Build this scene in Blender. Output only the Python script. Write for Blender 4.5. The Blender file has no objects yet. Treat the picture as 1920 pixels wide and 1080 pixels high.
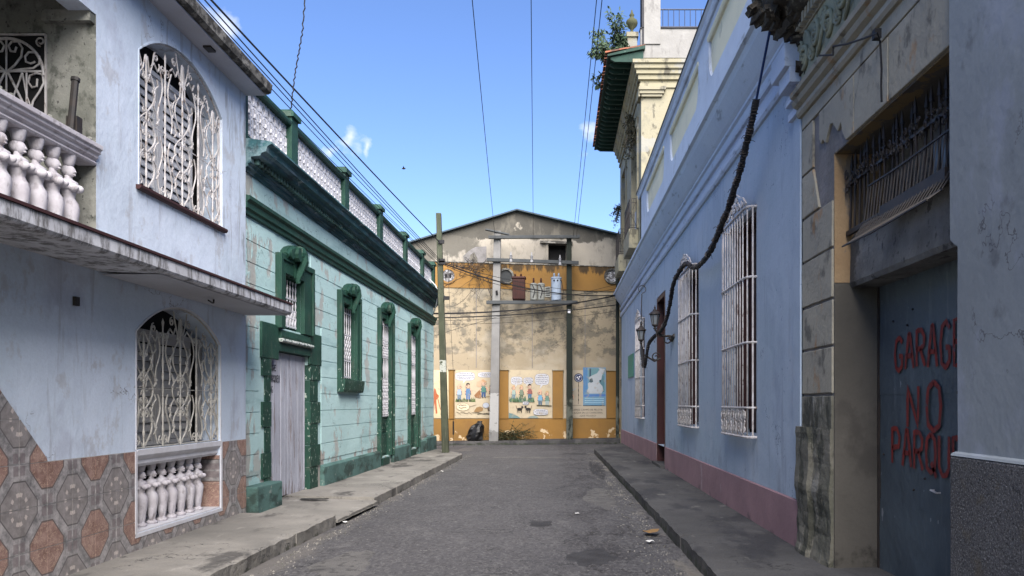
import bpy, bmesh, math, random
from mathutils import Vector, Matrix, noise
S = bpy.context.scene
random.seed(7)
# ---------------------------------------------------------------- camera
EYE = 1.65; F = 1500.0; VX = 1047.0; VY = 757.0       # photo units: focal length and vanishing point (1920 wide)
cd = bpy.data.cameras.new('camera'); cam = bpy.data.objects.new('camera', cd); S.collection.objects.link(cam)
cam.location = (0, 0, EYE); cam.rotation_euler = (math.radians(90), 0, 0)
cd.sensor_width = 36; cd.lens = F / 1920 * 36
cd.shift_x = -(VX - 960) / 1920; cd.shift_y = (VY - 540) / 1920
cd.clip_start = 0.05; cd.clip_end = 2000; S.camera = cam
# ---------------------------------------------------------------- light
SUN_EL = math.radians(42); SUN_AZ = math.radians(166)  # clockwise from +Y: high behind the camera, veiled by cloud
sd = Vector((math.sin(SUN_AZ) * math.cos(SUN_EL), math.cos(SUN_AZ) * math.cos(SUN_EL), math.sin(SUN_EL)))
W = bpy.data.worlds.new('World'); S.world = W; W.use_nodes = True
wt = W.node_tree; wn = wt.nodes; wl = wt.links; wn.clear()
sky = wn.new('ShaderNodeTexSky'); sky.sky_type = 'NISHITA'; sky.sun_disc = False
sky.sun_elevation = SUN_EL; sky.sun_rotation = SUN_AZ
sky.air_density = 1.0; sky.dust_density = 0.3; sky.ozone_density = 3.0; sky.altitude = 100
bg = wn.new('ShaderNodeBackground'); bg.inputs[1].default_value = 0.051
wo = wn.new('ShaderNodeOutputWorld')
tc = wn.new('ShaderNodeTexCoord')
def wmath(op, a, b=None, c=None):
    n = wn.new('ShaderNodeMath'); n.operation = op
    for i, v in enumerate((a, b, c)):
        if v is None: continue
        if isinstance(v, (int, float)): n.inputs[i].default_value = v
        else: wl.new(v, n.inputs[i])
    return n.outputs[0]
cn = wn.new('ShaderNodeTexNoise'); cn.inputs['Scale'].default_value = 30; cn.inputs['Detail'].default_value = 9; cn.inputs['Roughness'].default_value = .62
cm = wn.new('ShaderNodeMapping'); cm.inputs['Scale'].default_value = (1, 1, 1.6)
wl.new(tc.outputs['Generated'], cm.inputs[0]); wl.new(cm.outputs[0], cn.inputs['Vector'])
wnz = wn.new('ShaderNodeTexNoise'); wnz.inputs['Scale'].default_value = 26; wnz.inputs['Detail'].default_value = 5
wl.new(tc.outputs['Generated'], wnz.inputs['Vector'])
wsc = wn.new('ShaderNodeVectorMath'); wsc.operation = 'MULTIPLY_ADD'; wsc.inputs[1].default_value = (.07, .0, .045); wsc.inputs[2].default_value = (-.035, 0, -.0225)
wl.new(wnz.outputs['Color'], wsc.inputs[0])
warp = wn.new('ShaderNodeVectorMath'); warp.operation = 'ADD'; wl.new(tc.outputs['Generated'], warp.inputs[0]); wl.new(wsc.outputs[0], warp.inputs[1])
csum = None
for (px, py, rad) in ((650, 270, .024), (688, 272, .015), (1102, 262, .026), (418, 45, .035), (612, 278, .012), (300, -260, .12), (1500, -420, .10)):
    c = Vector(((px - VX) / F, 1, (VY - py) / F)).normalized()
    d = wn.new('ShaderNodeVectorMath'); d.operation = 'SUBTRACT'; d.inputs[1].default_value = c
    wl.new(warp.outputs[0], d.inputs[0])
    l = wn.new('ShaderNodeVectorMath'); l.operation = 'LENGTH'; wl.new(d.outputs[0], l.inputs[0])
    m = wmath('SUBTRACT', 1.0, wmath('DIVIDE', l.outputs['Value'], rad))
    m = wmath('MAXIMUM', m, 0.0)
    csum = m if csum is None else wmath('MAXIMUM', csum, m)
cmask = wmath('MULTIPLY', wmath('SUBTRACT', wmath('ADD', wmath('MULTIPLY', csum, .8), cn.outputs['Fac']), 0.78), 1.6)
cl = wn.new('ShaderNodeClamp'); wl.new(cmask, cl.inputs[0])
cmul = wmath('MULTIPLY', cl.outputs[0], wmath('MINIMUM', wmath('MULTIPLY', csum, 6.0), 0.85))
hs = wn.new('ShaderNodeHueSaturation'); hs.inputs['Saturation'].default_value = 1.13; hs.inputs['Value'].default_value = 1.0; hs.inputs['Hue'].default_value = .512
wl.new(sky.outputs[0], hs.inputs['Color'])
cmx = wn.new('ShaderNodeMix'); cmx.data_type = 'RGBA'
wl.new(cmul, cmx.inputs[0]); wl.new(hs.outputs[0], cmx.inputs[6]); cmx.inputs[7].default_value = (5.2, 5.3, 5.6, 1)
wl.new(cmx.outputs[2], bg.inputs[0]); wl.new(bg.outputs[0], wo.inputs[0])
sl = bpy.data.lights.new('sun', 'SUN'); sl.energy = 3.0; sl.angle = math.radians(60); sl.color = (1, .93, .85)
so = bpy.data.objects.new('sun', sl); S.collection.objects.link(so)
so.rotation_euler = sd.to_track_quat('Z', 'Y').to_euler()
S.view_settings.view_transform = 'Standard'; S.view_settings.look = 'None'
S.view_settings.exposure = 2.28; S.view_settings.gamma = 1; S.view_settings.use_curve_mapping = False
# ---------------------------------------------------------------- materials
MC = {}
def srgb(h):
    h = h.lstrip('#'); r = []
    for i in (0, 2, 4):
        c = int(h[i:i+2], 16) / 255
        r.append(c / 12.92 if c <= .04045 else ((c + .055) / 1.055) ** 2.4)
    return tuple(r)
def mat(name, col, rough=.85, var=None, layers=(), bump=(30, .15), metal=0, spec=.3, bump2=None):
    """col + soft variation (scale, amount, colour) + stain layers dict(col, s=(x,y,z), lo, hi, amt, ax=[(axis,a,b)], seed)"""
    if name in MC: return MC[name]
    m = bpy.data.materials.new(name); m.use_nodes = True; MC[name] = m
    t = m.node_tree; n = t.nodes; L = t.links; b = n['Principled BSDF']
    b.inputs['Roughness'].default_value = rough; b.inputs['Metallic'].default_value = metal
    b.inputs['Specular IOR Level'].default_value = spec
    g = n.new('ShaderNodeNewGeometry'); pos = g.outputs['Position']
    sep = n.new('ShaderNodeSeparateXYZ'); L.new(pos, sep.inputs[0])
    def ns(sc, detail=5, seed=0, rgh=.55, dist=0):
        mp = n.new('ShaderNodeMapping'); mp.inputs['Scale'].default_value = sc; mp.inputs['Location'].default_value = (seed * 3.1, seed * 1.7, seed * 2.3)
        L.new(pos, mp.inputs[0]); x = n.new('ShaderNodeTexNoise'); x.inputs['Scale'].default_value = 1
        x.inputs['Detail'].default_value = detail; x.inputs['Roughness'].default_value = rgh; x.inputs['Distortion'].default_value = dist
        L.new(mp.outputs[0], x.inputs['Vector']); return x.outputs['Fac']
    def rng(v, a, b_, smooth=True):
        r = n.new('ShaderNodeMapRange'); r.interpolation_type = 'SMOOTHSTEP' if smooth else 'LINEAR'
        if a <= b_: r.inputs[1].default_value = a; r.inputs[2].default_value = b_
        else: r.inputs[1].default_value = b_; r.inputs[2].default_value = a; r.inputs[3].default_value = 1; r.inputs[4].default_value = 0
        L.new(v, r.inputs[0]); return r.outputs[0]
    def mul(a, b_):
        x = n.new('ShaderNodeMath'); x.operation = 'MULTIPLY'
        for i, v in enumerate((a, b_)):
            if isinstance(v, (int, float)): x.inputs[i].default_value = v
            else: L.new(v, x.inputs[i])
        return x.outputs[0]
    def mix(f, a, c):
        x = n.new('ShaderNodeMix'); x.data_type = 'RGBA'; L.new(f, x.inputs[0])
        if isinstance(a, tuple): x.inputs[6].default_value = (*a, 1)
        else: L.new(a, x.inputs[6])
        if isinstance(c, tuple): x.inputs[7].default_value = (*c, 1)
        else: L.new(c, x.inputs[7])
        return x.outputs[2]
    cur = tuple(col)
    if var is None: var = (1.2, .35, tuple(c * .78 for c in col))
    f = mul(rng(ns((var[0],) * 3, 6, 1), .3, .72), var[1] * 2 if var[1] <= .5 else 1.0)
    cur = mix(f, cur, tuple(var[2]))
    fine = mul(rng(ns((45, 45, 45), 3, 2), .35, .7), .16)
    cur = mix(fine, cur, tuple(c * .6 for c in col))
    hgt = None
    for k, ly in enumerate(layers):
        v = ns(ly.get('s', (1, 1, 1)), ly.get('d', 7), ly.get('seed', k + 5), ly.get('r', .62), ly.get('dist', 0))
        msk = v
        for (axi, a, b_) in ly.get('ax', ()):
            zf = rng(sep.outputs[axi], a, b_)
            # the threshold moves with the ramp, so the edge keeps a shape of its own
            x = n.new('ShaderNodeMath'); x.operation = 'MULTIPLY_ADD'; L.new(zf, x.inputs[0]); x.inputs[1].default_value = .5; L.new(msk, x.inputs[2])
            y = n.new('ShaderNodeMath'); y.operation = 'SUBTRACT'; L.new(x.outputs[0], y.inputs[0]); y.inputs[1].default_value = .5
            msk = y.outputs[0]
        if ly.get('crack'):
            x = n.new('ShaderNodeMath'); x.operation = 'SUBTRACT'; L.new(v, x.inputs[0]); x.inputs[1].default_value = .5
            y = n.new('ShaderNodeMath'); y.operation = 'ABSOLUTE'; L.new(x.outputs[0], y.inputs[0])
            gate = rng(ns((ly['s'][0] * .6, ly['s'][1] * .6, ly['s'][2] * .6), 2, ly.get('seed', k) + 50), ly.get('lo', .5), ly.get('lo', .5) + .04)
            cur = mix(mul(mul(rng(y.outputs[0], ly['crack'], ly['crack'] * .4), gate), ly.get('amt', .8)), cur, tuple(ly['col'])); continue
        msk = rng(msk, ly.get('lo', .5) - .035, ly.get('hi', .6) - .035)
        if ly.get('h'):
            hh = mul(msk, ly['h'])
            if hgt is None: hgt = hh
            else:
                x = n.new('ShaderNodeMath'); x.operation = 'ADD'; L.new(hgt, x.inputs[0]); L.new(hh, x.inputs[1]); hgt = x.outputs[0]
        cur = mix(mul(msk, ly.get('amt', 1.0)), cur, tuple(ly['col']))
    L.new(cur, b.inputs['Base Color'])
    nrm = None
    if bump:
        bp = n.new('ShaderNodeBump'); bp.inputs['Strength'].default_value = bump[1]; bp.inputs['Distance'].default_value = .02
        L.new(ns((bump[0],) * 3, 5, 3), bp.inputs['Height']); nrm = bp.outputs[0]
        b2 = n.new('ShaderNodeBump'); b2.inputs['Strength'].default_value = (bump2 or (2.2, .35))[1]; b2.inputs['Distance'].default_value = .05
        L.new(ns(((bump2 or (2.2, .35))[0],) * 3, 3, 4), b2.inputs['Height']); L.new(nrm, b2.inputs['Normal']); nrm = b2.outputs[0]
    if hgt is not None:
        b3 = n.new('ShaderNodeBump'); b3.inputs['Strength'].default_value = 1; b3.inputs['Distance'].default_value = .006
        L.new(hgt, b3.inputs['Height'])
        if nrm: L.new(nrm, b3.inputs['Normal'])
        nrm = b3.outputs[0]
    if nrm: L.new(nrm, b.inputs['Normal'])
    return m
def paint(hexc, rough=.8):
    c = srgb(hexc); g_ = sum(c) / 3; c = tuple(x * .86 + g_ * .14 for x in c)
    return mat('paint_' + hexc.lstrip('#'), c, rough, (2.5, .4, tuple(x * .8 + .03 for x in c)), [dict(col=(.30, .255, .19), s=(5, 5, 5), lo=.58, hi=.66, amt=.55, seed=3, r=.7)], bump=None)
# ---------------------------------------------------------------- geometry helpers
class Fr:
    """facade frame: u runs down the street (+Y), z is up, w sticks out of the wall into the street"""
    def __init__(s, X0, sl, side): s.X0 = X0; s.sl = sl; s.side = side
    def p(s, u, z, w=0): return (s.X0 + s.sl * u + s.side * w, u, z)
    def u_of(s, px, w=0):            # depth of the facade point seen at photo column px
        k = (px - VX) / F; return (s.X0 + s.side * w) / (k - s.sl)
    def z_of(s, px, py, w=0): return EYE + (VY - py) * s.u_of(px, w) / F
class MB:
    def __init__(s): s.v = []; s.f = []; s.mi = []; s.cur = 0; s.mats = []
    def use(s, m):
        if m not in s.mats: s.mats.append(m)
        s.cur = s.mats.index(m); return s
    def add(s, vs, fs):
        o = len(s.v); s.v += [tuple(x) for x in vs]
        for f in fs: s.f.append(tuple(i + o for i in f)); s.mi.append(s.cur)
        return s
    def box(s, x0, x1, y0, y1, z0, z1, fr=None):
        P = [(x, y, z) for x in (x0, x1) for y in (y0, y1) for z in (z0, z1)]
        return s.add(P, [(0, 1, 3, 2), (4, 6, 7, 5), (0, 4, 5, 1), (2, 3, 7, 6), (0, 2, 6, 4), (1, 5, 7, 3)])
    def fbox(s, fr, u0, u1, z0, z1, w0, w1):
        P = [fr.p(u, z, w) for w in (w0, w1) for u in (u0, u1) for z in (z0, z1)]
        return s.add(P, [(0, 1, 3, 2), (4, 6, 7, 5), (0, 4, 5, 1), (2, 3, 7, 6), (0, 2, 6, 4), (1, 5, 7, 3)])
    def fpoly(s, fr, pts, w0, w1):
        n = len(pts)
        return s.add([fr.p(u, z, w0) for u, z in pts] + [fr.p(u, z, w1) for u, z in pts],
                     [tuple(range(n))[::-1], tuple(range(n, 2 * n))] + [(i, (i + 1) % n, n + (i + 1) % n, n + i) for i in range(n)])
    def fprof(s, fr, prof, u0, u1, segs=1):
        n = len(prof); rows = []
        for k in range(segs + 1):
            u = u0 + (u1 - u0) * k / segs; rows += [fr.p(u, z, w) for w, z in prof]
        fs = [tuple(range(n)), tuple(range(segs * n, segs * n + n))[::-1]]
        for k in range(segs):
            for i in range(n):
                j = (i + 1) % n; fs.append((k * n + i, k * n + j, (k + 1) * n + j, (k + 1) * n + i))
        return s.add(rows, fs)
    def prism(s, pts, d):
        n = len(pts); d = Vector(d)
        return s.add([tuple(p) for p in pts] + [tuple(Vector(p) + d) for p in pts],
                     [tuple(range(n))[::-1], tuple(range(n, 2 * n))] + [(i, (i + 1) % n, n + (i + 1) % n, n + i) for i in range(n)])
    def tube(s, pts, r, n=6, cap=True, r2=None, flat=None):
        P = [Vector(p) for p in pts]; m = len(P)
        if m < 2: return s
        up = None; vs = []
        for i, p in enumerate(P):
            t = (P[min(i + 1, m - 1)] - P[max(i - 1, 0)])
            if t.length < 1e-9: t = Vector((0, 0, 1))
            t.normalize()
            if up is None:
                a = Vector((0, 0, 1)) if abs(t.z) < .9 else Vector((1, 0, 0)); up = (a - t * a.dot(t)).normalized()
            else:
                up = up - t * up.dot(t)
                if up.length < 1e-6: up = t.orthogonal()
                up.normalize()
            sd_ = t.cross(up)
            rr = r(i / (m - 1)) if callable(r) else (r if r2 is None else r + (r2 - r) * i / (m - 1))
            for k in range(n):
                a = 2 * math.pi * (k + .5) / n
                vs.append(p + (up * math.cos(a) + sd_ * math.sin(a)) * rr)
        fs = []
        for i in range(m - 1):
            for k in range(n):
                k2 = (k + 1) % n; fs.append((i * n + k, i * n + k2, (i + 1) * n + k2, (i + 1) * n + k))
        if cap: fs += [tuple(range(n))[::-1], tuple(range((m - 1) * n, m * n))]
        return s.add(vs, fs)
    def lathe(s, c, prof, n=12, sx=1, sy=1):
        """prof: (r, z[, ox, oy])"""
        vs = []
        for q in prof:
            r, z = q[0], q[1]; ox, oy = (q[2], q[3]) if len(q) > 2 else (0, 0)
            for k in range(n):
                a = 2 * math.pi * k / n; vs.append((c[0] + ox + r * sx * math.cos(a), c[1] + oy + r * sy * math.sin(a), c[2] + z))
        m = len(prof)
        fs = [(i * n + k, i * n + (k + 1) % n, (i + 1) * n + (k + 1) % n, (i + 1) * n + k) for i in range(m - 1) for k in range(n)]
        return s.add(vs, fs + [tuple(range(n))[::-1], tuple(range((m - 1) * n, m * n))])
    def ball(s, c, r, n=8, m=6, sc=(1, 1, 1)):
        prof = [(max(1e-4, math.sin(math.pi * i / m)) , -math.cos(math.pi * i / m)) for i in range(m + 1)]
        o = len(s.v); s.lathe((0, 0, 0), prof, n)
        for i in range(o, len(s.v)):
            x, y, z = s.v[i]; s.v[i] = (c[0] + x * r * sc[0], c[1] + y * r * sc[1], c[2] + z * r * sc[2])
        return s
    def rib(s, fr, pts, wd, w):
        """flat painted stroke on a facade, pts in (u,z)"""
        P = [Vector(p) for p in pts]; m = len(P); vs = []
        for i, p in enumerate(P):
            t = P[min(i + 1, m - 1)] - P[max(i - 1, 0)]
            if t.length < 1e-9: t = Vector((1, 0))
            t.normalize(); nn = Vector((-t.y, t.x)) * wd * .5 * random.uniform(.82, 1.12)
            for q in (p + nn, p - nn): vs.append(fr.p(q.x, q.y, w))
        return s.add(vs, [(2 * i, 2 * i + 1, 2 * i + 3, 2 * i + 2) for i in range(m - 1)])
    def mesh(s, name, mats, origin=(0, 0, 0), smooth=False, fixn=True, merge=False):
        me = bpy.data.meshes.new(name); o = Vector(origin)
        me.from_pydata([tuple(Vector(v) - o) for v in s.v], [], s.f)
        ms = s.mats or (mats if isinstance(mats, (list, tuple)) else [mats])
        for m in ms: me.materials.append(m)
        for i, p in enumerate(me.polygons): p.material_index = s.mi[i] if s.mats else 0
        if fixn or merge:
            b = bmesh.new(); b.from_mesh(me)
            if merge: bmesh.ops.remove_doubles(b, verts=b.verts, dist=1e-5)
            if fixn: bmesh.ops.recalc_face_normals(b, faces=b.faces)
            b.to_mesh(me); b.free()
        if smooth:
            for p in me.polygons: p.use_smooth = True
        return me
    def build(s, name, m, parent=None, origin=None, smooth=False, bevel=0, fixn=True, merge=False, label=None):
        o = Vector(origin) if origin is not None else (wp(parent) if parent else Vector((0, 0, 0)))
        me = s.mesh(name, m, o, smooth, fixn, merge)
        ob = link(name, me, parent, o)
        if label: ob['label'] = label
        if bevel:
            b = ob.modifiers.new('bevel', 'BEVEL'); b.width = bevel; b.segments = 2; b.limit_method = 'ANGLE'; b.angle_limit = math.radians(40)
        if smooth and bevel == 0:
            pass
        return ob
_wp = {}
def wp(o): return _wp.get(o.name, Vector((0, 0, 0)))
def link(name, data, parent=None, at=(0, 0, 0)):
    ob = bpy.data.objects.new(name, data); S.collection.objects.link(ob); at = Vector(at)
    if parent: ob.parent = parent; ob.location = at - wp(parent)
    else: ob.location = at
    _wp[ob.name] = at.copy(); return ob
def thing(name, label, cat, at=(0, 0, 0), group=None):
    o = link(name, None, None, at); return tag(o, label, cat, group)
def tag(o, label, cat, group=None):
    o['label'] = label; o['category'] = cat
    if group: o['group'] = group
    return o
def struct(o): o['kind'] = 'structure'; return o
def stuff(o): o['kind'] = 'stuff'; return o
def wall_grid(mb, fr, u0, u1, z0, z1, holes, w=0, depth=.25, sills=True, arch=None):
    """front skin with openings and their reveals; holes (ua,ub,za,zb[,rise]) - rise gives a segmental arch inside the box"""
    us = sorted({u0, u1} | {h[0] for h in holes} | {h[1] for h in holes}); zs = sorted({z0, z1} | {h[2] for h in holes} | {h[3] for h in holes})
    us = [u for u in us if u0 <= u <= u1]; zs = [z for z in zs if z0 <= z <= z1]
    for i in range(len(us) - 1):
        for j in range(len(zs) - 1):
            cu = (us[i] + us[i+1]) / 2; cz = (zs[j] + zs[j+1]) / 2
            if any(h[0] < cu < h[1] and h[2] < cz < h[3] for h in holes): continue
            mb.add([fr.p(us[i], zs[j], w), fr.p(us[i+1], zs[j], w), fr.p(us[i+1], zs[j+1], w), fr.p(us[i], zs[j+1], w)], [(0, 1, 2, 3)])
    for h in holes:
        a, b, c, d = h[:4]; rise = h[4] if len(h) > 4 else 0
        dp = h[5] if len(h) > 5 else depth
        loop = [(a, c), (b, c)]
        top = arch_pts(a, b, d - rise, rise) if rise else [(b, d), (a, d)]
        loop += top; n = len(loop)
        mb.add([fr.p(u, z, w) for u, z in loop] + [fr.p(u, z, w - dp) for u, z in loop], [(i, (i + 1) % n, n + (i + 1) % n, n + i) for i in range(n)])
        if rise:
            for i in range(len(top) - 1):
                (ua, za), (ub, zb) = top[i], top[i+1]
                mb.add([fr.p(ua, za, w), fr.p(ub, zb, w), fr.p(ub, d, w), fr.p(ua, d, w)], [(0, 1, 2, 3)])
def arch_pts(a, b, zs, rise, n=18):
    """from (b,zs) over the crown to (a,zs): flattened arch"""
    c = (a + b) / 2; hw = (b - a) / 2; R = (hw * hw + rise * rise) / (2 * rise); th = math.asin(hw / R)
    return [(c + R * math.sin(th - 2 * th * i / n), zs + rise - R + R * math.cos(th - 2 * th * i / n)) for i in range(n + 1)]
def arch_z(u, a, b, zs, rise):
    c = (a + b) / 2; hw = (b - a) / 2; R = (hw * hw + rise * rise) / (2 * rise)
    return zs + rise - R + math.sqrt(max(0, R * R - (u - c) ** 2))
def spiral(cx, cz, r, a0, turns, n=14, shrink=.25):
    return [(cx + r * (1 - (1 - shrink) * i / n) * math.cos(a0 + turns * 2 * math.pi * i / n), cz + r * (1 - (1 - shrink) * i / n) * math.sin(a0 + turns * 2 * math.pi * i / n)) for i in range(n + 1)]
def ell(cx, cy, rx, ry, n=16, a0=0): return [(cx + rx * math.cos(a0 + 2 * math.pi * i / n), cy + ry * math.sin(a0 + 2 * math.pi * i / n)) for i in range(n)]
# stroke letters on a 1 x 1.5 cell
LET = {
 'G': [[(.95, 1.25), (.6, 1.5), (.2, 1.35), (.02, .8), (.15, .15), (.55, 0), (.92, .2), (.95, .65), (.55, .65)]],
 'A': [[(0, 0), (.42, 1.5), (.58, 1.5), (1, 0)], [(.18, .55), (.82, .55)]],
 'R': [[(.05, 0), (.05, 1.5), (.6, 1.48), (.92, 1.2), (.85, .85), (.5, .72), (.05, .72)], [(.45, .72), (.98, 0)]],
 'E': [[(.95, 1.5), (.05, 1.5), (.05, 0), (.95, 0)], [(.05, .78), (.75, .78)]],
 'N': [[(.05, 0), (.05, 1.5), (.92, .02), (.95, 1.5)]],
 'O': [[(.5, 1.5), (.12, 1.3), (.02, .75), (.12, .18), (.5, 0), (.88, .18), (.98, .75), (.88, 1.3), (.5, 1.5)]],
 'P': [[(.05, 0), (.05, 1.5), (.65, 1.48), (.95, 1.15), (.85, .75), (.05, .65)]],
 'Q': [[(.5, 1.5), (.12, 1.3), (.02, .75), (.12, .18), (.5, 0), (.88, .18), (.98, .75), (.88, 1.3), (.5, 1.5)], [(.55, .4), (1.05, -.15)]],
 'U': [[(.03, 1.5), (.05, .3), (.35, 0), (.7, .05), (.95, .3), (.97, 1.5)]],
 'K': [[(.05, 0), (.05, 1.5)], [(.95, 1.5), (.08, .7), (.98, 0)]],
 'I': [[(.5, 0), (.5, 1.5)]],
}
def letters(mb, fr, text, u, z, cw, ch, gap, sw, w, direction):
    for ch_ in text:
        if ch_ == ' ': u += direction * (cw + gap) * .6; continue
        for st in LET[ch_]:
            pts = []
            for (a, b) in zip(st[:-1], st[1:]):
                for k in range(3):
                    t = k / 3; pts.append((a[0] + (b[0] - a[0]) * t, a[1] + (b[1] - a[1]) * t))
            pts.append(st[-1])
            mb.rib(fr, [(u + direction * x * cw, z + y / 1.5 * ch) for x, y in pts], sw, w)
        u += direction * (cw + gap)
# ================================================================ materials of the place
m_asphalt = mat('asphalt', (.060, .058, .061), .92, (0.7, .5, (.078, .075, .077)), [
    dict(col=(.012,.012,.012), s=(1.1,1.1,1.1), crack=0.006, lo=0.5, amt=0.9, seed=65, d=6, r=.6),
    dict(col=(.014,.014,.014), s=(3,3,3), crack=0.008, lo=0.55, amt=0.8, seed=66, d=6, r=.6),
    dict(col=(.050, .048, .050), s=(5, 1.6, 1), lo=.55, hi=.70, amt=.6, seed=31, d=8, r=.72),
    dict(col=(.135, .13, .128), s=(3, 1.1, 1), lo=.58, hi=.72, amt=.5, seed=33, d=8, r=.72),
    dict(col=(.030, .028, .030), s=(2.2, .8, 1), lo=.46, hi=.66, amt=.75, d=9, r=.72, ax=[(0, -1.2, .3), (0, 1.3, .8)], seed=3),
    dict(col=(.020, .018, .018), s=(7, 3.2, 1), lo=.62, hi=.68, amt=.8, ax=[(0, -1.2, .3)], seed=9, d=4),
    dict(col=(.24, .23, .22), s=(22, 16, 1), lo=.68, hi=.74, amt=.6, seed=12, d=3),
    dict(col=(.125, .122, .12), s=(30, 16, 1), lo=.53, hi=.66, amt=.6, seed=35, d=4),
    dict(col=(.022, .021, .021), s=(26, 13, 1), lo=.57, hi=.66, amt=.5, seed=36, d=4),
    dict(col=(.17, .155, .13), s=(2.5, .8, 1), lo=.56, hi=.7, amt=.6, ax=[(0, .2, 1.2)], seed=15),
    dict(col=(.12, .11, .10), s=(1.2, .5, 1), lo=.5, hi=.66, amt=.7, ax=[(0, -1.8, -3.0)], seed=21)],
    bump=(60, .4), bump2=(5, .25))
m_pave = mat('pavement_concrete', (.225, .212, .19), .9, (1.1, .5, (.145, .138, .125)), [
    dict(col=(.03,.03,.03), s=(1.3,1.3,1.3), crack=0.006, lo=0.5, amt=0.9, seed=67, d=6, r=.6),
    dict(col=(.05, .047, .045), s=(1.6, .7, 1), lo=.56, hi=.66, amt=.8, seed=4),
    dict(col=(.30, .285, .26), s=(3, 1.4, 3), lo=.60, hi=.72, amt=.5, seed=8),
    dict(col=(.045, .048, .035), s=(6, 6, 6), lo=.52, hi=.62, amt=.8, ax=[(2, .13, .0)], seed=6)],
    bump=(35, .5), bump2=(5, .5))
m_pave_r = mat('pavement_dark_concrete', (.085, .083, .081), .9, (1.0, .5, (.054, .053, .052)), [
    dict(col=(.015,.015,.015), s=(1.3,1.3,1.3), crack=0.006, lo=0.5, amt=0.9, seed=68, d=6, r=.6),
    dict(col=(.030, .030, .033), s=(1.5, .6, 1), lo=.52, hi=.64, amt=.8, seed=14),
    dict(col=(.20, .19, .17), s=(4, 2.4, 3), lo=.66, hi=.74, amt=.6, seed=18),
    dict(col=(.028, .034, .022), s=(6, 6, 6), lo=.45, hi=.6, amt=.85, ax=[(2, .14, .02)], seed=6)],
    bump=(35, .55), bump2=(5, .5))
m_lblue = mat('periwinkle_plaster', (.585, .655, .765), .85, (.8, .45, (.475, .555, .64)), [
    dict(col=(.16,.16,.18), s=(1.1,1.1,1.1), crack=0.0035, lo=0.54, amt=0.8, seed=61, d=6, r=.6),
    dict(col=(.38, .37, .38), s=(2.2, 2.2, 1.6), lo=.58, hi=.66, amt=.5, seed=45, r=.7),
    dict(col=(.30, .30, .33), s=(6, 6, .7), lo=.60, hi=.72, amt=.45, seed=41),
    dict(col=(.20, .19, .19), s=(7, 7, .9), lo=.56, hi=.68, amt=.6, ax=[(2, 3.3, 3.88), (1, 8.0, 8.3)], seed=43),
    dict(col=(.25, .22, .20), s=(4, 4, 1.6), lo=.49, hi=.62, amt=.6, ax=[(2, 3.85, 3.02), (2, 2.95, 3.0)], seed=2),
    dict(col=(.16, .16, .155), s=(4, 4, 1.2), lo=.5, hi=.62, amt=.7, ax=[(1, 10.6, 11.0), (2, 2.95, 3.1)], seed=7),
    dict(col=(.34, .36, .44), s=(1.4, 1.4, 1.2), lo=.58, hi=.75, amt=.5, seed=11)], bump=(26, .18))
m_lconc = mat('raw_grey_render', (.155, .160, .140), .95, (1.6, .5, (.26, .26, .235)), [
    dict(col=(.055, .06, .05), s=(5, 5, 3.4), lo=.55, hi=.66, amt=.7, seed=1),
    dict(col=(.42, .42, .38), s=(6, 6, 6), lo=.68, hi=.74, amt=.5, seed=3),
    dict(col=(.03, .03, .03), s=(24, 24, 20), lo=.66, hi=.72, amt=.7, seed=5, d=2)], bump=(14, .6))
m_fascia = mat('stained_white_edge', (.60, .61, .65), .85, (2, .4, (.42, .42, .44)), [
    dict(col=(.10, .095, .09), s=(5, 5, 1.2), lo=.49, hi=.64, amt=.85, seed=2, r=.78),
    dict(col=(.035, .03, .028), s=(6, 6, 20), lo=.47, hi=.56, amt=.9, ax=[(2, 2.985, 3.03)], seed=3)])
m_soffit = mat('slab_soffit_paint', (.42, .43, .47), .9, (1, .4, (.33, .33, .36)))
m_mould = mat('blackened_concrete_edge', (.26, .25, .225), .95, (3, .5, (.12, .115, .10)), [
    dict(col=(.030, .028, .025), s=(6, 6, 9), lo=.46, hi=.58, amt=.85, seed=2)], bump=(22, .7))
m_balwhite = mat('whitewashed_cast', (.52, .50, .53), .8, (5, .4, (.42, .39, .42)), [
    dict(col=(.16, .14, .14), s=(9, 9, 5), lo=.58, hi=.70, amt=.6, seed=5),
    dict(col=(.22, .19, .19), s=(14, 14, 9), lo=.60, hi=.72, amt=.55, seed=2)], bump=(60, .12), bump2=(9, .15))
m_white = mat('white_paint', (.62, .62, .66), .6, (6, .3, (.48, .47, .48)), [
    dict(col=(.20, .15, .12), s=(20, 20, 20), lo=.68, hi=.76, amt=.5, seed=2)], bump=None)
m_iron_white = mat('white_enamelled_iron', (.56, .54, .54), .5, (9, .5, (.38, .35, .33)), [
    dict(col=(.13, .08, .055), s=(20, 20, 9), lo=.60, hi=.68, amt=.75, seed=2)], bump=None, spec=.4)
m_iron_grey = mat('grey_enamelled_iron', (.48, .46, .42), .5, (9, .4, (.26, .25, .22)), [
    dict(col=(.10, .06, .04), s=(26, 26, 26), lo=.62, hi=.72, amt=.6, seed=2)], bump=None, spec=.4)
m_iron_black = mat('black_wrought_iron', (.016, .015, .015), .6, (9, .4, (.04, .028, .022)), bump=None, spec=.4)
m_rubber = mat('black_cable_sheath', (.012, .012, .014), .7, bump=None)
m_slat = mat('louvre_slat_paint', (.55, .56, .58), .7, (3, .3, (.33, .33, .34)), bump=None)
m_slat2 = mat('grey_louvre_paint', (.36, .35, .335), .7, (3, .3, (.29, .28, .27)), bump=None)
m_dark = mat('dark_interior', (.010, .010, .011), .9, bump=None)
m_sill = mat('maroon_sill_paint', (.055, .022, .022), .6, bump=None)
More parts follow.
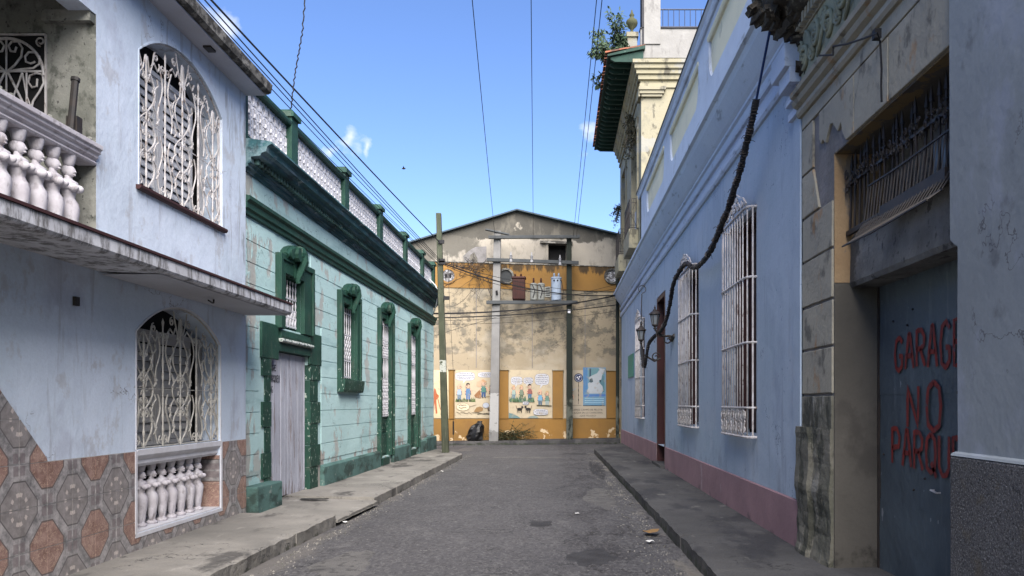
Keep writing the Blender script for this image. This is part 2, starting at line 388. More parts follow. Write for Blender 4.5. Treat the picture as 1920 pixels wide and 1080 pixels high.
m_green = mat('bottle_green_paint', (.016, .062, .042), .6, (2.5, .4, (.010, .038, .028)), [
    dict(col=(.42, .48, .42), s=(20, 20, 12), lo=.64, hi=.68, amt=.8, ax=[(2, 3.1, 2.2)], seed=4, h=-.5),
    dict(col=(.07, .09, .07), s=(5, 5, 2), lo=.60, hi=.7, amt=.5, seed=6)], bump=(30, .3))
m_dgreen = mat('dark_green_paint', (.014, .055, .040), .6, (3, .4, (.010, .036, .028)), [
    dict(col=(.10, .13, .11), s=(9, 9, 9), lo=.64, hi=.72, amt=.5, seed=6)], bump=(30, .25))
m_mint = mat('mint_plaster', (.455, .635, .625), .85, (.6, .5, (.385, .555, .55)), [
    dict(col=(.10,.16,.16), s=(1.2,1.2,1.2), crack=0.004, lo=0.52, amt=0.8, seed=63, d=6, r=.6),
    dict(col=(.38, .36, .33), s=(2.2, 1.5, 1.2), lo=.60, hi=.64, amt=.75, seed=5, h=-.7, d=5),
    dict(col=(.32, .25, .22), s=(2.4, 2.2, 2.1), lo=.52, hi=.57, amt=.8, ax=[(2, 1.5, .5)], seed=9, h=-.8),
    dict(col=(.35, .33, .30), s=(3, 3, 1.2), lo=.5, hi=.56, amt=.85, ax=[(1, 12.1, 11.2)], seed=13, h=-.8),
    dict(col=(.16, .30, .31), s=(1.5, .6, 4), lo=.56, hi=.72, amt=.35, seed=17)], bump=(20, .25))
m_plinth = mat('sea_green_plinth', (.085, .165, .150), .85, (1.3, .5, (.055, .11, .10)), [
    dict(col=(.022, .035, .030), s=(2.5, 1.5, 3), lo=.52, hi=.66, amt=.8, seed=3),
    dict(col=(.28, .30, .27), s=(6, 4, 5), lo=.66, hi=.72, amt=.6, seed=5)], bump=(18, .5))
m_cornice = mat('navy_weathered_cornice', (.032, .105, .120), .75, (2, .5, (.018, .050, .062)), [
    dict(col=(.14, .20, .25), s=(9, .8, 12), lo=.55, hi=.68, amt=.6, seed=3),
    dict(col=(.30, .34, .34), s=(6, 3, 9), lo=.66, hi=.72, amt=.6, seed=8),
    dict(col=(.17, .24, .26), s=(4, 4, 4), lo=.45, hi=.58, amt=.7, ax=[(1, 11.9, 11.2)], seed=9),
    dict(col=(.010, .014, .018), s=(6, 2, 6), lo=.56, hi=.68, amt=.6, seed=11)], bump=(22, .3))
m_lattice = mat('white_lattice_concrete', (.62, .62, .66), .85, (3, .4, (.45, .45, .48)), [
    dict(col=(.16, .16, .16), s=(8, 8, 4), lo=.6, hi=.72, amt=.5, seed=2)])
m_plank = mat('bleached_lilac_planks', (.40, .41, .47), .8, (1.5, .4, (.31, .32, .37)), [
    dict(col=(.17, .13, .115), s=(9, 9, 1.2), lo=.57, hi=.66, amt=.8, seed=4, r=.7),
    dict(col=(.14, .11, .10), s=(12, 12, 1.6), lo=.50, hi=.62, amt=.8, ax=[(2, .9, .2)], seed=7, r=.7),
    dict(col=(.55, .56, .60), s=(16, 16, .8), lo=.60, hi=.7, amt=.4, seed=9)], bump=(18, .4))
m_wood_pole = mat('green_grey_pole_wood', (.060, .068, .044), .9, (2, .5, (.036, .042, .028)), [
    dict(col=(.13, .13, .10), s=(26, 26, 1.0), lo=.58, hi=.7, amt=.6, seed=3),
    dict(col=(.42, .44, .40), s=(9, 9, 9), lo=.44, hi=.5, amt=.8, ax=[(2, 3.02, 2.97), (2, 2.58, 2.64)], seed=4)], bump=(40, .5))
m_rblue = mat('cornflower_plaster', (.355, .425, .52), .85, (.5, .5, (.30, .375, .45)), [
    dict(col=(.10,.12,.16), s=(.9,.9,.9), crack=0.003, lo=0.54, amt=0.8, seed=62, d=6, r=.6),
    dict(col=(.18, .20, .25), s=(2.5, 1.6, 1.4), lo=.54, hi=.68, amt=.5, ax=[(2, 1.6, .7)], seed=31),
    dict(col=(.20, .23, .29), s=(6, 5, .6), lo=.60, hi=.72, amt=.4, seed=33),
    dict(col=(.38, .42, .48), s=(1.1, .7, .8), lo=.60, hi=.66, amt=.35, seed=37),
    dict(col=(.18,.22,.31), s=(1.2, 1.2, .7), lo=.54, hi=.75, amt=.35, seed=5),
    dict(col=(.12, .16, .24), s=(20, 14, 14), lo=.72, hi=.75, amt=.7, seed=9, d=3)], bump=(24, .12))
m_rpink = mat('dusty_rose_plinth', (.30, .185, .20), .85, (1.2, .5, (.24, .15, .165)), [
    dict(col=(.10, .075, .08), s=(5, 3, 3), lo=.56, hi=.68, amt=.7, ax=[(2, .5, .15)], seed=5),
    dict(col=(.40, .33, .35), s=(5, 3, 1), lo=.66, hi=.72, amt=.5, seed=6)], bump=(24, .2))
m_rtrim = mat('pale_blue_trim', (.44, .50, .60), .8, (1.2, .5, (.40, .46, .57)), [
    dict(col=(.14, .15, .17), s=(7, 2.2, 9), lo=.62, hi=.72, amt=.55, seed=5),
    dict(col=(.05, .055, .06), s=(6, 1.2, 16), lo=.6, hi=.68, amt=.6, ax=[(2, 5.9, 6.0)], seed=9)], bump=(24, .2))
m_rpar = mat('pale_parapet_paint', (.44, .50, .62), .85, (1.2, .5, (.37, .42, .53)), [
    dict(col=(.16, .165, .18), s=(6, 2, 2), lo=.6, hi=.72, amt=.45, seed=5)], bump=(24, .2))
m_cream = mat('cream_panel_paint', (.62, .58, .44), .85, (1.2, .5, (.52, .50, .40)), [
    dict(col=(.20, .19, .17), s=(6, 3, 2), lo=.64, hi=.72, amt=.4, seed=5)], bump=(24, .2))
m_coping = mat('blackened_coping', (.05, .05, .055), .9, (2, .5, (.022, .022, .025)))
m_yellow = mat('pale_yellow_plaster', (.27, .245, .165), .85, (.8, .5, (.24, .222, .165)), [
    dict(col=(.13, .125, .105), s=(2.2, 2.2, 1.2), lo=.55, hi=.68, amt=.65, seed=5),
    dict(col=(.05, .047, .04), s=(4, 4, 2), lo=.59, hi=.67, amt=.7, seed=9),
    dict(col=(.24, .24, .225), s=(1.2, 1.2, 1.6), lo=.56, hi=.6, amt=.7, ax=[(2, 8.2, 9.6)], seed=11)], bump=(16, .3))
m_ywhite = mat('grimy_whitewash', (.27, .265, .255), .85, (1.2, .5, (.20, .196, .188)), [
    dict(col=(.13, .125, .12), s=(5, 5, 2), lo=.58, hi=.7, amt=.6, seed=5)], bump=(16, .3))
m_eave = mat('dark_green_eave_wood', (.020, .052, .040), .8, (3, .4, (.012, .03, .025)), [
    dict(col=(.22, .28, .25), s=(12, 5, 12), lo=.68, hi=.73, amt=.7, seed=4)], bump=None)
m_rooftile = mat('terracotta_roof_tile', (.25, .085, .045), .85, (6, .5, (.10, .05, .035)), [
    dict(col=(.035, .03, .027), s=(4, 4, 4), lo=.5, hi=.62, amt=.7, seed=2)])
m_shutbrown = mat('oxblood_wood', (.050, .018, .018), .65, (4, .4, (.03, .012, .012)), bump=None)
m_doorbrown = mat('dark_red_door_paint', (.042, .010, .010), .5, (3, .4, (.025, .008, .008)), bump=None)
m_stone = mat('ochre_stone_render', (.34, .315, .25), .9, (1.3, .5, (.265, .25, .205)), [
    dict(col=(.075, .07, .06), s=(4, 4, 3), lo=.58, hi=.7, amt=.7, seed=2),
    dict(col=(.30, .16, .06), s=(3, 3, 2), lo=.62, hi=.70, amt=.6, seed=5),
    dict(col=(.17, .175, .155), s=(2, 2, 2), lo=.45, hi=.6, amt=.8, ax=[(2, 2.6, 1.5)], seed=8)], bump=(20, .4))
m_stonebase = mat('mouldy_stone_base', (.175, .165, .135), .95, (2, .5, (.10, .10, .078)), [
    dict(col=(.26, .25, .22), s=(5, 5, 2), lo=.60, hi=.67, amt=.7, seed=2, h=1),
    dict(col=(.03, .033, .024), s=(4, 4, 2), lo=.55, hi=.63, amt=.75, seed=6, h=-1)], bump=(14, .9))
m_reveal = mat('brown_grey_render', (.100, .092, .080), .95, (1.2, .5, (.072, .067, .058)), [
    dict(col=(.028, .026, .022), s=(3.5, 3.5, 3), lo=.50, hi=.64, amt=.85, ax=[(2, .9, .2)], seed=3),
    dict(col=(.17, .12, .055), s=(5, 5, 3), lo=.50, hi=.54, amt=.85, ax=[(2, 2.6, 2.75), (0, 2.75, 2.6)], seed=5),
    dict(col=(.055, .05, .045), s=(3, 3, 2), lo=.58, hi=.70, amt=.6, seed=7)], bump=(12, .4))
m_ochre = mat('ochre_reveal_paint', (.30, .21, .12), .9, (2, .5, (.25, .165, .09)), [
    dict(col=(.14, .12, .10), s=(4, 4, 2), lo=.6, hi=.66, amt=.8, seed=3)], bump=(20, .4))
m_rough = mat('rough_cast_render', (.20, .20, .19), .95, (3, .5, (.11, .11, .105)), [
    dict(col=(.03, .03, .03), s=(9, 9, 9), lo=.60, hi=.68, amt=.7, seed=3),
    dict(col=(.035, .034, .032), s=(2, 3, 3), lo=.5, hi=.6, amt=.8, ax=[(1, 6.75, 7.1)], seed=6)], bump=(16, 1.0))
m_patch = mat('bare_grey_mortar', (.20, .19, .19), .95, (3, .5, (.13, .125, .12)), bump=(14, .8))
m_relief = mat('greenish_plaster_relief', (.31, .315, .22), .9, (4, .5, (.21, .22, .17)), [
    dict(col=(.07, .06, .045), s=(9, 9, 9), lo=.6, hi=.7, amt=.6, seed=3)])
m_ruin = mat('crumbled_black_cornice', (.060, .052, .042), .95, (5, .5, (.02, .018, .016)), [
    dict(col=(.20, .18, .14), s=(8, 8, 8), lo=.6, hi=.68, amt=.7, seed=3)], bump=(14, 1.0), bump2=(6, 1.0))
m_steel = mat('blue_grey_steel_sheet', (.082, .110, .130), .55, (1.4, .5, (.060, .082, .100)), [
    dict(col=(.14, .17, .19), s=(9, 9, 1), lo=.62, hi=.72, amt=.45, seed=3),
    dict(col=(.34, .36, .38), s=(12, 12, 5), lo=.74, hi=.76, amt=.8, seed=8, d=3),
    dict(col=(.025, .033, .04), s=(4, 4, 1), lo=.5, hi=.66, amt=.6, ax=[(2, 2.45, 2.7)], seed=6)], bump=(30, .12), bump2=(3, .5), spec=.4)
m_redpaint = mat('red_brushed_lettering', (.26, .030, .022), .7, (12, .5, (.15, .028, .026)), [
    dict(col=(.058, .092, .120), s=(30, 30, 12), lo=.66, hi=.70, amt=.8, seed=3)], bump=None)
m_nearwall = mat('slate_blue_plaster', (.25, .28, .30), .9, (.6, .5, (.205, .23, .247)), [
    dict(col=(.08,.08,.09), s=(1.0,1.0,1.0), crack=0.004, lo=0.5, amt=0.8, seed=64, d=6, r=.6),
    dict(col=(.30, .33, .40), s=(1.5, 1.2, 1), lo=.56, hi=.68, amt=.5, seed=3),
    dict(col=(.09, .095, .105), s=(2.2, 2.2, 2.2), lo=.60, hi=.72, amt=.6, seed=7)], bump=(18, .14), bump2=(1.6, .25))
m_granite = mat('speckled_granite_dash', (.105, .105, .110), .9, (1.5, .4, (.07, .07, .073)), [
    dict(col=(.34, .34, .34), s=(85, 85, 85), lo=.60, hi=.66, amt=.5, seed=3, d=2),
    dict(col=(.018, .018, .02), s=(70, 70, 70), lo=.60, hi=.66, amt=.7, seed=7, d=2),
    dict(col=(.11, .09, .055), s=(3, 3, 3), lo=.58, hi=.7, amt=.5, seed=8)], bump=(70, .9))
m_bwall = mat('warehouse_cream_plaster', (.29, .24, .165), .9, (.35, .5, (.27, .225, .155)), [
    dict(col=(.10,.09,.075), s=(.8,.8,.8), crack=0.004, lo=0.5, amt=0.8, seed=69, d=6, r=.6),
    dict(col=(.11, .10, .08), s=(1.3, 1.3, 1.5), lo=.50, hi=.60, amt=.75, ax=[(2, 3.0, 3.9)], seed=4, r=.7),
    dict(col=(.065, .06, .05), s=(3.0, 3.0, 3.4), lo=.56, hi=.64, amt=.7, ax=[(2, 3.2, 4.2)], seed=8, r=.72),
    dict(col=(.36, .32, .25), s=(.5, .5, .6), lo=.54, hi=.66, amt=.6, seed=12)], bump=(8, .3), bump2=(1.5, .3))
m_bupper = mat('warehouse_gable_plaster', (.33, .30, .25), .9, (.5, .5, (.24, .22, .19)), [
    dict(col=(.050, .048, .042), s=(1.1, 1.1, .9), lo=.345, hi=.43, amt=.92, ax=[(2, 8.15, 8.9)], seed=23, r=.7),
    dict(col=(.13, .12, .10), s=(1.6, 1.6, .7), lo=.52, hi=.66, amt=.8, seed=7, r=.7),
    dict(col=(.05, .05, .048), s=(1.6, 1.6, .7), lo=.52, hi=.66, amt=.8, ax=[(2, 8.6, 9.6)], seed=9, r=.7),
    dict(col=(.21, .195, .165), s=(2.2, 2.2, .8), lo=.53, hi=.60, amt=.7, ax=[(2, 7.9, 7.4)], seed=12, r=.7),
    dict(col=(.085, .08, .068), s=(1.1, 1.1, 1.1), lo=.40, hi=.52, amt=.85, ax=[(0, -2.2, -3.8)], seed=3)], bump=(8, .4), bump2=(1.5, .3))
m_borange = mat('warehouse_orange_paint', (.255, .135, .034), .85, (.6, .5, (.205, .115, .036)), [
    dict(col=(.022, .019, .014), s=(2.6, 2.6, .6), lo=.455, hi=.57, amt=.85, ax=[(2, 6.65, 7.45)], seed=4, r=.75),
    dict(col=(.58, .46, .30), s=(2.5, 2.5, 3), lo=.59, hi=.62, amt=.85, ax=[(2, 1.0, .45)], seed=9),
    dict(col=(.19, .10, .035), s=(1.5, 1.5, 1), lo=.56, hi=.7, amt=.5, seed=11)], bump=(10, .2))
m_bflash = mat('blue_roof_flashing', (.035, .060, .080), .6, bump=None)
m_conc_pole = mat('pale_concrete_pole', (.20, .197, .19), .9, (2, .4, (.145, .142, .138)), [
    dict(col=(.34, .34, .33), s=(5, 5, 5), lo=.40, hi=.46, amt=.8, ax=[(2, 2.15, 2.05), (2, .2, .6)], seed=3)])
m_dark_pole = mat('dark_green_pole', (.014, .018, .013), .9, (2, .4, (.018, .022, .018)), [
    dict(col=(.10, .105, .085), s=(7, 7, 3), lo=.45, hi=.6, amt=.8, ax=[(2, 2.5, 1.7)], seed=3)])
m_beam = mat('grey_crossarm', (.060, .065, .068), .85, (3, .4, (.042, .046, .048)))
m_rust = mat('rust_red_transformer', (.040, .010, .007), .7, (5, .4, (.024, .008, .006)))
m_tgrey = mat('grey_transformer', (.20, .205, .19), .6, (5, .4, (.13, .135, .125)))
m_tblue = mat('pale_blue_transformer', (.24, .29, .36), .6, (5, .4, (.19, .23, .29)))
m_ceramic = mat('grey_ceramic', (.30, .30, .31), .4, bump=None)
m_bag = mat('black_polythene', (.006, .006, .007), .5, bump=(14, .8), spec=.5)
m_frond = mat('dry_palm_frond', (.055, .058, .028), .8, bump=None)
m_leaf = mat('roof_shrub_leaf', (.050, .085, .045), .7, (8, .5, (.085, .12, .07)), bump=None)
m_leafdry = mat('withered_leaf', (.05, .05, .032), .8, bump=None)
m_twig = mat('grey_twig', (.10, .085, .065), .9, bump=None)
m_finial = mat('mossy_finial', (.06, .062, .03), .9, (9, .5, (.06, .065, .035)))
m_glass = mat('lantern_glass', (.16, .18, .20), .25, bump=None, spec=.6)
m_teal = mat('teal_sign_enamel', (.010, .21, .155), .5, bump=None)
m_pvc = mat('pale_conduit', (.62, .64, .64), .5, bump=None)
m_bluerope = mat('blue_rope', (.015, .035, .12), .8, bump=(90, .4))
# ---- glazed dado tile with elongated octagons (flat print on every tile)
def tile_material():
    m = bpy.data.materials.new('octagon_print_tile'); m.use_nodes = True; t = m.node_tree; n = t.nodes; L = t.links; b = n['Principled BSDF']
    b.inputs['Roughness'].default_value = .32; b.inputs['Specular IOR Level'].default_value = .35
    g = n.new('ShaderNodeNewGeometry'); sp = n.new('ShaderNodeSeparateXYZ'); L.new(g.outputs['Position'], sp.inputs[0])
    def M(op, a, b_=None, c=None):
        x = n.new('ShaderNodeMath'); x.operation = op
        for i, v in enumerate((a, b_, c)):
            if v is None: continue
            if isinstance(v, (int, float)): x.inputs[i].default_value = v
            else: L.new(v, x.inputs[i])
        return x.outputs[0]
    def mix(f, a, c):
        x = n.new('ShaderNodeMix'); x.data_type = 'RGBA'; L.new(f, x.inputs[0])
        for k, v in ((6, a), (7, c)):
            if isinstance(v, tuple): x.inputs[k].default_value = (*v, 1)
            else: L.new(v, x.inputs[k])
        return x.outputs[2]
    s = M('DIVIDE', M('SUBTRACT', sp.outputs[1], TU0), TU); q = M('DIVIDE', M('SUBTRACT', sp.outputs[2], TZ0), TZ)
    def wrap(v, o): return M('SUBTRACT', M('MULTIPLY', M('FRACT', M('DIVIDE', M('ADD', M('SUBTRACT', v, o), 101.0), 2.0)), 2.0), 1.0)
    def octd(ou, oz):   # octagon lattice with centres at even offsets
        a = M('ABSOLUTE', wrap(s, ou)); c = M('ABSOLUTE', wrap(q, oz))
        return M('MAXIMUM', M('MAXIMUM', M('MULTIPLY', a, 1.62), M('MULTIPLY', c, 1.66)), M('MULTIPLY', M('ADD', M('MULTIPLY', a, 1.07), c), 1.227)), a, c
    def less(v, e): return M('SMOOTH_MIN', M('MAXIMUM', M('MULTIPLY', M('SUBTRACT', e, v), 60), 0.0), 1.0, 0.0)
    nz = n.new('ShaderNodeTexNoise'); nz.inputs['Scale'].default_value = 11; nz.inputs['Detail'].default_value = 9; nz.inputs['Roughness'].default_value = .7; L.new(g.outputs['Position'], nz.inputs['Vector'])
    nz2 = n.new('ShaderNodeTexNoise'); nz2.inputs['Scale'].default_value = 15; nz2.inputs['Detail'].default_value = 4; nz2.inputs['Distortion'].default_value = 1.5; L.new(g.outputs['Position'], nz2.inputs['Vector'])
    def rngc(v): return M('MINIMUM', M('MAXIMUM', M('MULTIPLY', M('SUBTRACT', v, .36), 3.6), 0.0), 1.0)
    vein = less(M('ABSOLUTE', M('SUBTRACT', nz2.outputs[0], .5)), .022)
    base = mix(rngc(nz.outputs[0]), (.13, .128, .13), (.40, .375, .37))
    # small ornament squares half way between the octagons
    sa = M('ABSOLUTE', wrap(s, 1.0)); sc = M('ABSOLUTE', wrap(q, 0.0)); sa2 = M('ABSOLUTE', wrap(s, 0.0)); sc2 = M('ABSOLUTE', wrap(q, 1.0))
    for a, c in ((sa, sc), (sa2, sc2)):
        base = mix(M('MULTIPLY', less(M('MAXIMUM', a, M('MULTIPLY', c, .8)), .21), M('MULTIPLY', less(.022, M('MINIMUM', a, c)), .6)), base, (.16, .125, .13))
    for (ou, oz, dark, fill, fill2) in ((0, 0, (.11, .10, .10), (.18, .165, .16), (.30, .275, .27)), (1, 1, (.12, .095, .09), (.185, .105, .085), (.34, .225, .19))):
        d, a, c = octd(ou, oz)
        f = mix(rngc(nz.outputs[0]), fill, fill2)
        if ou: f = mix(M('MULTIPLY', vein, .9), f, (.46, .34, .26))
        else:
            rr = M('SQRT', M('ADD', M('POWER', M('MULTIPLY', a, 1.15), 2.0), M('POWER', c, 2.0)))
            ang = M('ARCTAN2', a, c)
            petal = M('MULTIPLY', less(M('ABSOLUTE', M('SUBTRACT', rr, .33)), .055), less(.25, M('SINE', M('MULTIPLY', ang, 9.0))))
            f = mix(M('MULTIPLY', petal, .75), f, (.56, .49, .45))
        base = mix(less(d, 1.06), base, dark)
        base = mix(less(d, 1.0), base, f)
    L.new(base, b.inputs['Base Color']); return m
TU0, TU, TZ0, TZ = 6.367, .349, .805, .359
m_tile = tile_material()
m_grout = mat('pale_grout', (.40, .39, .38), .9, bump=None)
# ================================================================ ground
def station_mesh(name, m, stations, zb, cuts=(), **kw):
    ys = [stations[0][0]] + list(cuts) + [stations[-1][0]]
    def at(y):
        for a, b in zip(stations[:-1], stations[1:]):
            if a[0] <= y <= b[0] + 1e-6: t = (y - a[0]) / (b[0] - a[0]); return tuple(p + (r - p) * t for p, r in zip(a, b))
    for i, (y0, y1) in enumerate(zip(ys[:-1], ys[1:])):
        y0 += .006 if i else 0; y1 -= .006 if i < len(ys) - 2 else 0; dz = .005 * noise.noise((y0 * 3, 1, 1))
        st = [at(y0)] + [s for s in stations if y0 < s[0] < y1] + [at(y1)]
        slab_mesh(name, m, [(s[0], s[1] + .02 * noise.noise((y0 * 5, 2, 0)), s[2], s[3] + dz, s[4] + dz) for s in st], zb, **kw)
def slab_mesh(name, m, stations, zb, dy=.12, jit=.018, mats=None, ends=True):
    """pavement: stations (y, x_kerb, x_wall, z_kerb, z_wall); kerb edge is worn and uneven"""
    mb = MB(); ys = []; y0, y1 = stations[0][0], stations[-1][0]; n = max(2, int((y1 - y0) / dy)); rows = []
    for i in range(n + 1):
        y = y0 + (y1 - y0) * i / n
        for a, b in zip(stations[:-1], stations[1:]):
            if a[0] <= y <= b[0] + 1e-6: t = (y - a[0]) / (b[0] - a[0]); q = [p + (r - p) * t for p, r in zip(a, b)]; break
        xk, xw, zk, zw = q[1:]; s = 1 if xk > xw else -1
        e1 = noise.noise((y * 1.3, 1, s)) * jit * 1.6 + noise.noise((y * 6, 2, s)) * jit
        e2 = max(0, noise.noise((y * 4, 5, s)) * .035 + noise.noise((y * 11, 6, s)) * .02) + .006
        row = [(xw, zw)]
        for k in (1, 2, 3, 4):
            t = k / 5; x = xw + (xk - xw) * t; row.append((x, zw + (zk - zw) * t + noise.noise((x * 2, y * 1.2, 4)) * .006))
        row += [(xk + e1 - s * (.03 + e2), zk), (xk + e1, zk - .01 - e2), (xk + e1 * .6 + s * .012 * noise.noise((y * 7, 9, 0)), zk * .45), (xk + s * .004, zb), (xw, zb)]
        rows.append([(x, y, z) for x, z in row])
    m_ = len(rows[0]); vs = [p for r in rows for p in r]
    fs = [(i * m_ + k, i * m_ + (k + 1) % m_, (i + 1) * m_ + (k + 1) % m_, (i + 1) * m_ + k) for i in range(len(rows) - 1) for k in range(m_)]
    fs += [tuple(range(m_)), tuple(range((len(rows) - 1) * m_, len(rows) * m_))[::-1]]
    mb.add(vs, fs); return struct(mb.build(name, m))
g = MB(); g.add([(-400, -400, -.03), (400, -400, -.03), (400, 600, -.03), (-400, 600, -.03)], [(0, 1, 2, 3)]); struct(g.build('ground', m_asphalt))
rd = MB(); nx, ny = 90, 400
X0r, X1r, Y0r, Y1r = -3.6, 1.8, 1.0, 30.0
vs = []
for j in range(ny + 1):
    y = Y0r + (Y1r - Y0r) * (j / ny) ** 1.3
    for i in range(nx + 1):
        x = X0r + (X1r - X0r) * i / nx
        z = .012 * noise.noise((x * .9, y * .5, 0)) + .007 * noise.noise((x * 4, y * 3, 1)) + .012 - .008 * abs(x + .9)
        ge = x - (.95 + .12 * noise.noise((y * 1.1, 3, 0)) + .05 * noise.noise((y * 5, 7, 0)))      # broken asphalt edge at the right gutter
        if ge > 0: z -= min(.035, ge * .5) * (0.6 + .6 * noise.noise((x * 3, y * 2, 5)))
        vs.append((x, y, z))
rd.add(vs, [(j * (nx + 1) + i, j * (nx + 1) + i + 1, (j + 1) * (nx + 1) + i + 1, (j + 1) * (nx + 1) + i) for j in range(ny) for i in range(nx)])
struct(rd.build('road', m_asphalt, smooth=True, fixn=False))
station_mesh('pavement', m_pave, [(-6, -3.12, -4.7, .14, .15), (6, -3.12, -4.7, .14, .14), (10.82, -3.02, -4.7, .16, .18)], -.06, cuts=(2.2, 4.1, 6.05, 7.9, 9.3))
station_mesh('driveway_ramp', m_pave, [(10.86, -2.99, -5.0, .095, .165), (12.86, -2.90, -5.0, .10, .17)], .035, jit=.004)
struct(MB().box(-5.0, -3.12, 10.83, 12.88, -.05, .034).build('ramp_bed', m_pave_r))
station_mesh('pavement', m_pave, [(12.89, -2.96, -4.9, .15, .17), (24.2, -2.90, -4.9, .15, .15), (24.6, -3.05, -4.9, .15, .15), (26.6, -3.9, -4.9, .13, .13), (27.3, -4.3, -4.9, .12, .12)], -.06, cuts=(14.6, 16.9, 19.0, 21.4, 23.3))
station_mesh('pavement', m_pave_r, [(-6, 1.42, 3.2, .14, .17), (6.9, 1.42, 3.2, .14, .18), (14, 1.36, 3.2, .15, .16), (26.9, 1.20, 3.2, .15, .15), (27.3, 1.32, 3.2, .15, .15), (30.9, 2.35, 3.2, .13, .13)], -.06, cuts=(3.5, 5.6, 7.3, 9.2, 11.4, 13.3, 15.6, 18.0, 20.6, 23.5))
dg = MB()
dg.box(-4.05, -3.62, 12.52, 12.62, .151, .158); struct(dg.build('drain_slot', m_dark))
# ---- back street kerb and pavement
BS = .16
def bp(x, w=0, z=0):        # point on the warehouse frontage at world x, w metres in front of it
    L = math.hypot(1, BS); return (x + w * BS / L, 34 + BS * x - w / L, z)
def bpx(px, py, w=0):       # frontage point seen at a photo pixel
    k = (px - VX) / F; L = math.hypot(1, BS)
    # X = x + w*BS/L, Y = 34+BS*x-w/L ; X = kY
    x = (k * (34 - w / L) - w * BS / L) / (1 - k * BS); X, Y, _ = bp(x, w)
    return (X, Y, EYE + (VY - py) * Y / F)
kb = MB(); n = 120; rows = []
for i in range(n + 1):
    x = -14 + 26 * i / n; zt = .10 + .012 * (x + 5)
    e = noise.noise((x * 2, 0, 3)) * .03
    rows += [bp(x, -.2, zt + .01), bp(x, 1.05 + e, zt), bp(x, 1.12 + e, zt - .03), bp(x, 1.14, -.05)]
kb.add(rows, [(i * 4 + k, i * 4 + k + 1, (i + 1) * 4 + k + 1, (i + 1) * 4 + k) for i in range(n) for k in range(3)])
struct(kb.build('pavement', m_pave_r, fixn=True))
# irregular repairs and stains in the asphalt, laid a few millimetres proud
def road_z(x, y):
    z = .012 * noise.noise((x * .9, y * .5, 0)) + .007 * noise.noise((x * 4, y * 3, 1)) + .012 - .008 * abs(x + .9)
    ge = x - (.95 + .12 * noise.noise((y * 1.1, 3, 0)) + .05 * noise.noise((y * 5, 7, 0)))
    if ge > 0: z -= min(.035, ge * .5) * (0.6 + .6 * noise.noise((x * 3, y * 2, 5)))
    return z
m_tar = mat('tar_patch', (.026, .025, .026), .8, (5, .5, (.045, .044, .045)), bump=(70, .5))
m_patchlt = mat('pale_road_repair', (.115, .11, .105), .92, (3, .5, (.075, .072, .07)), [dict(col=(.03, .03, .03), s=(9, 7, 1), lo=.56, hi=.66, amt=.7, seed=3)], bump=(50, .6))
for (cx, cy, rx, ry, m_, sd_) in ((-.24, 10.95, .17, .33, m_tar, 1), (.75, 14.2, .30, 1.5, m_patchlt, 2), (.98, 20.5, .22, 2.4, m_tar, 3), (-2.2, 8.2, .32, .8, m_patchlt, 4), (.35, 8.6, .28, .5, m_tar, 5), (-.9, 24.5, 1.2, .35, m_patchlt, 6), (.6, 26.2, .5, .5, m_tar, 7)):
    b = MB(); vs = [(cx, cy, road_z(cx, cy) + .004)]; nn, kk = 36, 6
    for k in range(1, kk + 1):
        for i in range(nn):
            a = 2 * math.pi * i / nn; q = 1 + .38 * noise.noise((math.cos(a) * 1.6, math.sin(a) * 1.6, sd_ * 7.1)) + .25 * noise.noise((math.cos(a) * 5, math.sin(a) * 5, sd_ * 3.3))
            x = cx + rx * q * k / kk * math.cos(a); y = cy + ry * q * k / kk * math.sin(a); vs.append((x, y, road_z(x, y) + (.004 if k < kk else -.004)))
    b.add(vs, [(0, 1 + i, 1 + (i + 1) % nn) for i in range(nn)] + [(1 + (k - 1) * nn + i, 1 + k * nn + i, 1 + k * nn + (i + 1) % nn, 1 + (k - 1) * nn + (i + 1) % nn) for k in range(1, kk) for i in range(nn)])
    struct(b.build('road_patch', m_))
# gravel and grit along both gutters
gr = MB(); random.seed(3)
for i in range(2600):
    if random.random() < .6: x = 1.28 - abs(random.gauss(0, .22)); y = random.uniform(4.5, 27)
    else: x = -2.95 + abs(random.gauss(0, .13)); y = random.uniform(5.5, 26)
    r = random.choice((.006, .008, .011, .016)) * random.uniform(.7, 1.4); z = road_z(x, y) + .002
    a = random.random() * 6.28; P = []
    for k in range(4): P.append((x + r * math.cos(a + k * 1.57) * random.uniform(.6, 1.2), y + r * math.sin(a + k * 1.57) * random.uniform(.6, 1.2), z - r * .4))
    P.append((x, y, z + r * random.uniform(.5, .9))); gr.add(P, [(0, 1, 4), (1, 2, 4), (2, 3, 4), (3, 0, 4)])
o = stuff(gr.build('gravel', m_pave)); tag(o, 'loose grit and stone crumbs lying along the gutters', 'gravel')
# ================================================================ left: periwinkle two-storey house
FL = Fr(-4.3, 0, 1)
H = thing('blue_house', 'periwinkle two-storey house with tiled dado, arched grilles and a balcony, first on the left', 'house', (-4.3, 9, .15))
lw = MB()
LOW = (8.15, 10.17, 1.18, 2.74, .35, .30); NICHE = (8.15, 10.17, .33, 1.10, 0, .55); UP = (8.2, 10.22, 3.89, 5.66, .38, .30)
wall_grid(lw, FL, -6, 11.0, .0, 2.95, [LOW, NICHE], depth=.3)
wall_grid(lw, FL, 7.44, 11.0, 2.95, 6.0, [UP], depth=.3)
lw.fbox(FL, -6, 7.44, 5.27, 6.0, -.21, 0)                 # beam over the loggia
lw.fbox(FL, 10.999, 11.0, 0, 6.0, -3, 0)
lw.build('wall', m_lblue, H)
bd = MB(); bd.fbox(FL, -6, 10.98, 0, 2.9, -8, -.56); bd.fbox(FL, 7.46, 10.98, 3.0, 5.95, -8, -.42); bd.fbox(FL, -6, 7.4, 3.0, 5.95, -8, -3.4)
bd.build('core', m_dark, H)
